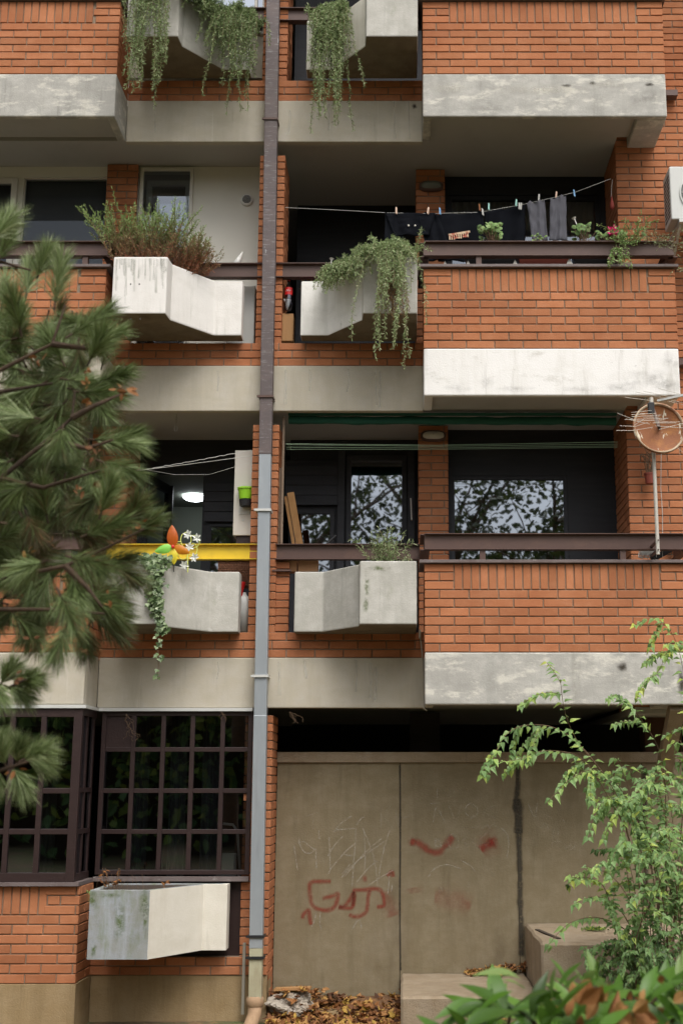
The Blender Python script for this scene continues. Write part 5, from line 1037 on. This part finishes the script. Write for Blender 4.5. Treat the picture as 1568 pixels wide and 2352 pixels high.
# weeping shrub on the right
lf=MB(); st=MB()
def branch(path,Y0,Y1,r=.006,sp=.082,ll=.074,tone=.45,lat=0,fall=.5):
    pts=[]; n=len(path)
    for i,(x,y) in enumerate(path): pts.append(P(x,y,Y0+(Y1-Y0)*i/(n-1)))
    q=[]
    for i in range(n-1):
        p0=pts[max(i-1,0)];p1=pts[i];p2=pts[i+1];p3=pts[min(i+2,n-1)]
        m=max(3,int((p2-p1).length/.03))
        for s in range(m): t=s/m; q.append(.5*((2*p1)+(p2-p0)*t+(2*p0-5*p1+4*p2-p3)*t*t+(3*p1-p0-3*p2+p3)*t*t*t))
    q.append(pts[-1]); m=len(q); st.tube(q,[r*(1-.75*i/m) for i in range(m)],5,t=R.random(),cap=False)
    acc=0
    for i in range(int(m*fall),m-1):
        acc+=(q[i+1]-q[i]).length
        if acc>sp*.5:
            acc=0; d=(q[i+1]-q[i]).normalized()
            for s in (-1,1):
                if R.random()<.12: continue
                sd=Vector((R.gauss(0,.3)+s*.7,R.gauss(-.3,.4),R.gauss(.0,.3))); dd=(d*.6+sd*.7+Vector((0,0,-.35))); nr=Vector((R.gauss(0,.3),-.6,.8)); b=q[i]+dd.normalized()*.012
                lf.leaf(b,dd,nr,ll*R.uniform(.6,1.15),ll*.52,min(1,max(0,R.gauss(tone,.16))),.35,R.uniform(.1,.6),shape=2)
        if lat and R.random()<lat and i>m*.25:
            a=q[i]; dr=(q[i+1]-q[i]).normalized(); e=(dr*.5+Vector((R.gauss(-.2,.7),R.gauss(-.2,.4),R.gauss(-.3,.4)))).normalized(); pp=[a]
            for k in range(R.randint(5,10)):
                e=(e+Vector((0,0,-.10))+rv(.06)).normalized(); pp.append(pp[-1]+e*.035)
                for s in (-1,1):
                    dd=e*.6+Vector((s*.6+R.gauss(0,.3),R.gauss(-.2,.4),-.5)); lf.leaf(pp[-1],dd,Vector((R.gauss(0,.3),-.6,.8)),ll*R.uniform(.5,1.0),ll*.48,min(1,max(0,R.gauss(tone,.18))),.35,R.uniform(.1,.6),shape=2)
            st.tube(pp,.002,4,t=.5,cap=False)
BR=[([(1500,2230),(1460,2000),(1420,1850),(1360,1745),(1290,1680),(1220,1665),(1160,1690),(1118,1780)],.5,.62),
([(1500,2230),(1450,1950),(1390,1820),(1330,1740),(1250,1725),(1190,1745),(1130,1750)],.5,.55),
([(1510,2230),(1470,1950),(1400,1800),(1330,1710),(1298,1640),(1286,1560)],.55,.5),
([(1520,2230),(1500,1950),(1430,1820),(1370,1770),(1310,1790),(1255,1845)],.5,.4),
([(1520,2230),(1500,1980),(1440,1850),(1390,1840),(1362,1880),(1350,1925)],.5,.4),
([(1530,2230),(1530,1950),(1520,1750),(1470,1650),(1425,1605)],.5,.42),
([(1540,2230),(1560,1950),(1580,1700),(1560,1500),(1510,1420),(1450,1440)],.6,.6),
([(1560,2230),(1600,1900),(1620,1600),(1590,1480),(1540,1500),(1500,1560)],.6,.5),
([(1500,2240),(1450,2150),(1380,2110),(1310,2120),(1255,2175)],.5,.38),
([(1500,2240),(1430,2100),(1370,2060),(1310,2080)],.5,.45),([(1500,2230),(1450,2080),(1400,2010),(1340,1990)],.55,.3),
([(1490,2240),(1420,2130),(1380,2030),(1310,2015),(1300,2010)],.62,.35)]
for (p,tn,fl) in BR: branch(p,-.9+R.uniform(-.3,.3),-1.5+R.uniform(-.5,.4),tone=tn,lat=.10,fall=fl)
for i in range(18):
    x0=R.uniform(1440,1600); x1=x0+R.gauss(-30,50); y1=R.uniform(1680,2080); x1=max(x1,1385+max(0,(2050-y1))*.12); branch([(x0,2280),(x0+R.gauss(0,8),2150),((x0+x1)/2+12,(2150+y1)/2),(x1,y1),(x1+R.gauss(-25,20),y1+R.uniform(0,50))],-.6+R.uniform(-.6,.5),-1.1+R.uniform(-.7,.6),r=.005,tone=R.choice((.35,.45,.55)),lat=.10,fall=.3,ll=R.uniform(.06,.085))
for i in range(16):
    x0=R.uniform(1400,1590); branch([(x0,2290),(x0+R.gauss(-10,15),2220),(x0+R.gauss(-20,30),R.uniform(2120,2200))],-.8,-1.2,r=.003,tone=.25,lat=.4,fall=.05,ll=.06)
plant('weeping_shrub',(2.05,-.9,gz(2.05,-.9)),'airy shrub with arching branches and drooping toothed leaves at the right','shrub',lf,st,'shrub')
# laurel in the right foreground
lf=MB(); st=MB(); YL=-7.2
def laurel(px,py,ang,Lx,tone,Y=YL,W=.3,foresh=.7,mb=lf):
    b=P(px,py,Y+R.uniform(-.25,.25)); a=math.radians(ang); d=Vector((math.cos(a)*foresh,-math.sqrt(max(0,1-foresh*foresh))*R.choice((1,.6,-.4)),math.sin(a)*foresh)); L_=Lx*2.75/F/max(.5,foresh)
    nr=Vector((R.gauss(0,.3),-.45,1)); mb.leaf(b,d,nr,L_,L_*W,tone,R.uniform(.1,.5),R.uniform(.05,.6),shape=3)
rows=[(1100,2290,165,110,.3),(1100,2300,190,120,.5),(1150,2270,200,110,.6),(1210,2240,150,90,.9),(1200,2290,20,100,.4),(1215,2235,-30,95,.9),(1290,2270,100,100,.75),(1280,2260,60,90,.3),(1330,2250,110,100,.9),(1370,2230,95,75,.9),(1400,2270,140,110,.4),(1440,2280,60,110,.5),(1500,2270,45,110,.6),(1540,2250,60,90,.7),(1560,2230,100,80,.9),(1180,2330,160,140,.4),(1110,2345,170,130,.3),(1080,2350,190,110,.2),(1230,2345,150,150,.4),(1300,2330,60,140,.6),(1330,2320,-20,120,.4),(1390,2330,20,130,.5),(1450,2340,-10,120,.5),(1500,2330,30,120,.3),(1550,2330,150,110,.5),(1260,2300,-35,150,.35),(1410,2290,-15,130,.4)]
for r_ in rows:
    for k in range(2): laurel(r_[0]+10+R.gauss(0,16),r_[1]+R.gauss(22,10),r_[2]+R.gauss(0,14),r_[3]*R.uniform(.85,1.1),min(1,max(0,r_[4]+R.gauss(0,.12))),foresh=R.uniform(.7,.98))
for i in range(330):
    px=R.uniform(1040,1640); py=R.uniform(2300,2480)+max(0,(1230-px)*.34); laurel(px,py,R.uniform(20,170) if R.random()<.6 else R.uniform(-60,240),R.uniform(70,125),min(1,max(0,R.gauss(.45,.28))),Y=YL+R.uniform(-.2,.5),foresh=R.uniform(.5,.95))
for i in range(14):
    a=P(R.uniform(1120,1560),2560,YL+.3); b=P(R.uniform(1120,1560),R.uniform(2270,2330),YL+.1); st.tube([a,(a+b)/2+rv(.03),b],.005,5,t=.3,cap=False)
gl=P(1340,2500,YL); plant('laurel_bush',(gl.x,YL,gz(gl.x,YL)),'glossy laurel bush with long leaves in the right foreground','bush',lf,st,'laurel')
# lower stems down to the ground
mb=MB(); 
for i in range(120):
    px=R.uniform(1100,1600); a=P(px,2520,YL+.2)
    mb.leaf(Vector((a.x,YL+R.uniform(0,.6),R.uniform(gz(1,YL),a.z))),rv(),rv()+Vector((0,0,1)),.14,.045,R.random()*.6,.3,.3,shape=1)
o=mb.build('lower_foliage',M['laurel'],D.objects['laurel_bush'])
mb=MB()
for (px,py,a,L_) in ((1330,2290,80,110),(1345,2300,60,90),(1300,2320,130,100),(1350,2320,20,110),(1395,2265,60,85),(1400,2300,-20,95),(1420,2315,20,90),(1255,2315,150,70),(1310,2340,-10,120),(1470,2290,60,60),(1490,2280,20,60),(1540,2290,10,80),(1380,2345,0,100),(1460,2260,80,50),(1500,2310,40,60)):
    for k in range(2):
        b=P(px+R.gauss(30,30),py+R.gauss(26,14),YL-.25+R.uniform(-.05,.1)); t=math.radians(a+R.gauss(0,50)); L2=L_*1.8/F; mb.leaf(b,Vector((math.cos(t),-.2,math.sin(t))),Vector((R.gauss(0,.5),-1,R.gauss(.2,.4))),L2,L2*.62,R.choice((.4,.5,.6,.68,.78)),R.uniform(-1.3,1.3),R.uniform(-.9,.9),shape=3)
tag(mb.build('fallen_plane_leaves',M['dead'],None,loc=P(1350,2320,YL-.25)),'curled orange brown leaves caught in the laurel','dead leaves')
# ------------------------------------------------------------------ pine at the left, nearer the camera
nd=MB(); tw=MB()
def needles(p0,p1,n,L,tone,open_=.75):
    ax=(p1-p0); d=ax.normalized(); tw.tube([p0-d*.02,p0.lerp(p1,.5),p1],[.004,.0035,.003],5,t=R.random(),cap=False)
    u=d.orthogonal().normalized(); w=d.cross(u)
    for i in range(n):
        q=R.random()**.8; a=R.uniform(0,6.283); rad=(u*math.cos(a)+w*math.sin(a)); op=open_*(1.05-.75*q)*R.uniform(.6,1.2)
        dd=(d+rad*op*1.3).normalized(); b=p0+ax*q; ln=L*R.uniform(.7,1.1); wd=.0009
        m=b+dd*ln*.55; e=b+dd*ln+Vector((0,0,-.010))+rad*.006; s=dd.cross(Vector((R.gauss(0,1),R.gauss(0,1),R.gauss(0,1)))).normalized()*wd
        t=min(1,max(0,R.gauss(tone,.2))); k=len(nd.v)
        nd.v += [tuple(b-s),tuple(b+s),tuple(m+s),tuple(m-s),tuple(e)]; nd.t += [t]*5; nd.f += [(k,k+1,k+2,k+3),(k+3,k+2,k+4)]; nd.m += [0,0]
TU=[(5,560,80,70),(-5,510,70,60),(75,640,95,90),(150,700,85,100),(105,600,70,60),(10,700,95,80),(60,760,100,70),(190,770,40,100),(235,790,25,70),(240,830,60,60),(170,830,120,60),(120,880,200,80),(60,850,160,80),(20,830,190,60),(210,900,-10,90),(260,880,10,80),(170,985,-88,40),(168,960,-70,60),(150,960,-110,60),(250,1010,-5,90),(300,1010,5,50),(270,1060,-20,70),(100,960,170,80),(40,1000,175,80),(30,1060,200,70),(230,1080,-30,80),(150,1110,-90,70),(80,1110,200,70),(330,1215,60,60),(300,1200,20,60),(350,1230,35,50),(270,1180,70,60),(230,1230,20,80),(130,1190,100,70),(60,1180,120,80),(10,1200,170,70),(190,1280,-20,80),(250,1300,10,80),(120,1290,200,80),(50,1280,170,80),(10,1330,200,60),(160,1360,-60,80),(220,1370,-20,70),(245,1400,-15,60),(255,1420,-35,60),(230,1440,-80,50),(180,1440,-100,60),(120,1400,-120,70),(60,1390,-140,70),(90,1330,-90,70),(200,1330,-70,60),(300,1300,-30,50),
(40,1575,20,35),(10,1570,60,30),(30,1580,-30,30),(50,1560,0,30),(-20,1560,-60,40),(70,1745,25,35),(50,1750,75,30),(20,1755,110,40),(80,1750,-10,30),(40,1765,-60,40),(0,1765,-100,40),(-10,1740,60,40)]
YP=-6.5
for (x,y,a,l) in TU:
    x=x*.88-6; y+=(35 if y<700 else 0); Y0=YP+R.uniform(-.35,.5); t=math.radians(a); p0=P(x,y,Y0); L_=l*4.4/F; p1=p0+Vector((math.cos(t),R.uniform(-.5,.5),math.sin(t))).normalized()*L_
    needles(p0,p1,430,.118 if y<1500 else .10,.72 if (y>1700 or a in (85,95)) else (R.choice((.45,.55,.62,.75)) if y<1100 else R.choice((.25,.4,.5,.65))))
def inpoly(x,y):
    e=60+ (0 if y<600 else 110 if y<700 else 190 if y<900 else 240 if y<1130 else 250 if y<1450 else 0)
    return x<e
for i in range(230):
    y=R.uniform(700,1440); x=R.uniform(-60,240)
    if not inpoly(x,y): continue
    Y0=YP+R.uniform(.2,1.3); t=R.uniform(0,6.28); p0=P(x,y,Y0); p1=p0+Vector((math.cos(t),R.uniform(-.5,.5),math.sin(t)-.15)).normalized()*.10; needles(p0,p1,240,.12,R.choice((.3,.4,.5,.6,.1)))
t=thing('pine_tree',(-2.25,YP,gz(-2.2,YP)),'pine tree reaching in from the left edge, nearer than the facade','tree')
# limbs
def limb(pts,r0,r1):
    pp=[P(x,y,YY) for x,y,YY in pts]; n=len(pp); tw.tube(pp,[r0+(r1-r0)*i/(n-1) for i in range(n)],7,t=R.random())
for pts in ([(-580,1250,YP),(-200,1200,YP),(0,1100,YP),(110,1010,YP),(165,960,YP),(172,900,YP)],[(-580,1500,YP),(-200,1420,YP),(0,1330,YP),(150,1300,YP),(240,1260,YP),(330,1215,YP)],[(-580,1000,YP),(-200,900,YP),(0,850,YP),(120,790,YP),(150,700,YP)],[(120,790,YP),(200,800,YP),(240,790,YP)],[(-580,1600,YP),(-200,1480,YP),(0,1400,YP),(120,1400,YP),(240,1410,YP)],[(165,960,YP),(220,930,YP),(290,900,YP+.05)],[(-580,1720,YP),(-200,1640,YP),(0,1590,YP),(60,1560,YP)],[(-580,1900,YP),(-200,1810,YP),(0,1770,YP),(80,1745,YP)],[(-580,800,YP),(-200,720,YP),(0,600,YP),(70,620,YP)],[(110,1010,YP),(200,1030,YP),(260,1010,YP)],[(0,1100,YP),(100,1120,YP),(230,1080,YP)],[(-200,900,YP),(0,900,YP),(120,880,YP)],[(150,1300,YP),(200,1350,YP),(235,1395,YP)]): limb(pts,.013,.004)
tk=MB(); x0=-2.25; tk.tube([(x0,YP,gz(x0,YP)-.1),(x0+.02,YP,-.6),(x0-.02,YP,.8),(x0+.01,YP,2.2),(x0,YP,3.4),(x0,YP,4.6)],[.15,.13,.115,.09,.06,.02],14); tk.build('trunk',M['twig'],t,smooth=True)
nd.build('needles',M['pine'],t); tw.build('stems',M['twigd'],t)
mb=MB()
for (x,y,s,tn) in ((200,860,24,.55),(203,878,20,.6),(285,895,40,.45),(275,905,30,.4),(195,925,26,.5),(250,1385,26,.55),(325,1212,22,.5),(85,830,30,.35),(215,1040,28,.2),(230,1110,30,.2),(75,1465,22,.2),(120,1450,22,.15),(195,1500,20,.2),(25,1555,26,.15),(110,1240,24,.25),(180,1130,26,.3),(180,1410,22,.7),(60,1270,20,.8),(30,1770,26,.4)):
    c=P(x,y,YP-.1); 
    for k in range(4):
        a=R.uniform(0,6.28); s=s*.82; mb.leaf(c+rv(.01),Vector((math.cos(a),R.uniform(-.8,.8),math.sin(a))),rv(),s*4.3/F*1.1,s*4.3/F*.6,tn,R.uniform(-.6,.6),R.uniform(-.4,.5))
tag(mb.build('caught_leaves',M['dead'],t),'dead brown leaves caught among the needles')
# ------------------------------------------------------------------ trees across the yard (seen in the window glass)
def broad(x,y,h,rad,n,label,seed,lean=0,leafy=1.):
    rr=random.Random(seed); lf=MB(); tk=MB(); z0=-1.7; 
    tk.tube([(x,y,z0-.2),(x+lean*.3,y,z0+h*.25),(x+lean*.6,y+.2,z0+h*.45),(x+lean,y,z0+h*.75)],[.32,.25,.2,.08],10,t=.3)
    tips=[]
    for i in range(13):
        b=Vector((x+lean*.5,y,z0+h*rr.uniform(.28,.6))); a=rr.uniform(0,6.28); e=b+Vector((math.cos(a)*rad*rr.uniform(.5,1),math.sin(a)*rad*rr.uniform(.5,1),h*rr.uniform(.08,.38))); m=b.lerp(e,.5)+Vector((0,0,.3)); tk.tube([b,m,e],[.12,.07,.02],6,t=.3); tips += [m,e,b.lerp(e,.75)]
        for k in range(4):
            e2=m.lerp(e,rr.random())+Vector((rr.gauss(0,1),rr.gauss(0,1),rr.gauss(.3,.7))); tk.tube([m.lerp(e,.3),e2],[.04,.01],4,t=.3); tips.append(e2)
    for i in range(n):
        c=rr.choice(tips)+Vector((rr.gauss(0,.42),rr.gauss(0,.42),rr.gauss(0,.3))); s=rr.uniform(.14,.26); d=Vector((rr.gauss(0,1),rr.gauss(0,1),rr.gauss(-.3,.7))); nn=Vector((rr.gauss(0,1),rr.gauss(0,1),rr.gauss(0,1))); lf.leaf(c,d,nn,s,s*.6,rr.random(),.2,.1)
    t=thing('broadleaf_tree',(x,y,z0),label,'tree','trees across the yard'); lf.build('crown',M['treeleaf'],t); tk.build('trunk',M['twig'],t)
broad(3.5,-19,11,3.4,3800,'forked tree across the yard, nearest one on the right side',3,1.0); broad(-3.0,-20,12,3.6,3800,'broad tree across the yard, straight behind the viewer',4,-.8); broad(-10,-22,13,4,3800,'wide tree at the left far side of the yard',5); broad(10,-24,14,4.2,3800,'wide tree at the right far side of the yard',6); broad(1,-28,17,5,4200,'tallest tree, farthest across the yard',8); broad(-6,-30,18,5,3800,'tall far tree, left of the tallest one',9)
# ivy rootlets under the lowest beam
for (x,y,lab) in ((665,1636,'dry rootlets dangling right of the drainpipe'),(508,1632,'dry rootlets dangling left of the drainpipe'),(290,1640,'thin dry creeper over the panelled corner of the grid window')):
    mb=MB(); p0=P(x,y,.47)
    for i in range(5):
        q=[p0]
        for k in range(7 if x>300 else 16): q.append(q[-1]+Vector((R.gauss(.006,.014),R.gauss(0,.004),-.014+R.gauss(0,.008))))
        mb.tube(q,.0012,4,t=.8,cap=False)
    tag(mb.build('dry_rootlets',M['twig'],None,loc=p0),lab,'creeper','dry rootlets below the lowest beam')
# unseen hedge added behind the viewer to dim lower floors and green their panes
lf=MB(); core=MB()
for i in range(11000):
    x=R.uniform(-22,22); z=-1.6+5.2*R.random()**.8+.8*noise.noise(Vector((x*.35,0,1))); y=-18.2+.9*noise.noise(Vector((x*.5,z*.7,0)))+R.uniform(-.3,.5)
    lf.leaf(Vector((x,y,z)),Vector((R.gauss(0,1),R.gauss(0,1),R.gauss(0,1))),Vector((R.gauss(0,1),R.gauss(0,1),1)),R.uniform(.2,.4),.2,R.random(),.2,.2)
core.box(-22,22,-19.6,-18.8,-1.7,2.9)
t=thing('added_hedge',(0,-19,-1.7),'tall leafy hedge, unseen, added to dim the lower floors and green their panes','hedge'); lf.build('foliage',M['shrub'],t); core.build('inner_branches',M['twigd'],t)
# ------------------------------------------------------------------ camera, light, render
cam=D.cameras.new('camera'); co=D.objects.new('camera',cam); S.collection.objects.link(co); S.camera=co
co.location=(0,YC,0); co.rotation_euler=(math.pi/2+A,0,0); cam.sensor_fit='HORIZONTAL'; cam.sensor_width=36; cam.lens=36*F/1568
cam.shift_x=-(CX-784)/1568; cam.clip_end=500; cam.clip_start=.05
cam.dof.use_dof=True; cam.dof.focus_distance=11.6; cam.dof.aperture_fstop=5
w=D.worlds.new('World'); S.world=w; w.use_nodes=True; N=w.node_tree.nodes; L=w.node_tree.links
sk=N.new('ShaderNodeTexSky'); sk.sky_type='NISHITA'; sk.sun_disc=False; EL=math.radians(58); AZ=math.radians(160)
sk.sun_elevation=EL; sk.sun_rotation=AZ; sk.dust_density=6; sk.air_density=1; sk.ozone_density=.4
hs=N.new('ShaderNodeHueSaturation'); hs.inputs['Saturation'].default_value=.2; L.new(sk.outputs[0],hs.inputs['Color']); L.new(hs.outputs[0],N['Background'].inputs[0]); N['Background'].inputs[1].default_value=.15
sun=D.lights.new('sun','SUN'); sun.energy=1.0; sun.angle=math.radians(40); sun.color=(1,.92,.82); so=D.objects.new('sun',sun); S.collection.objects.link(so)
dv=Vector((math.sin(AZ)*math.cos(EL),math.cos(AZ)*math.cos(EL),math.sin(EL))); so.rotation_euler=dv.to_track_quat('Z','Y').to_euler(); so.location=(0,-20,20)
S.view_settings.view_transform='Standard'; S.view_settings.look='None'; S.view_settings.exposure=0.46; S.view_settings.gamma=1
S.render.engine='CYCLES'
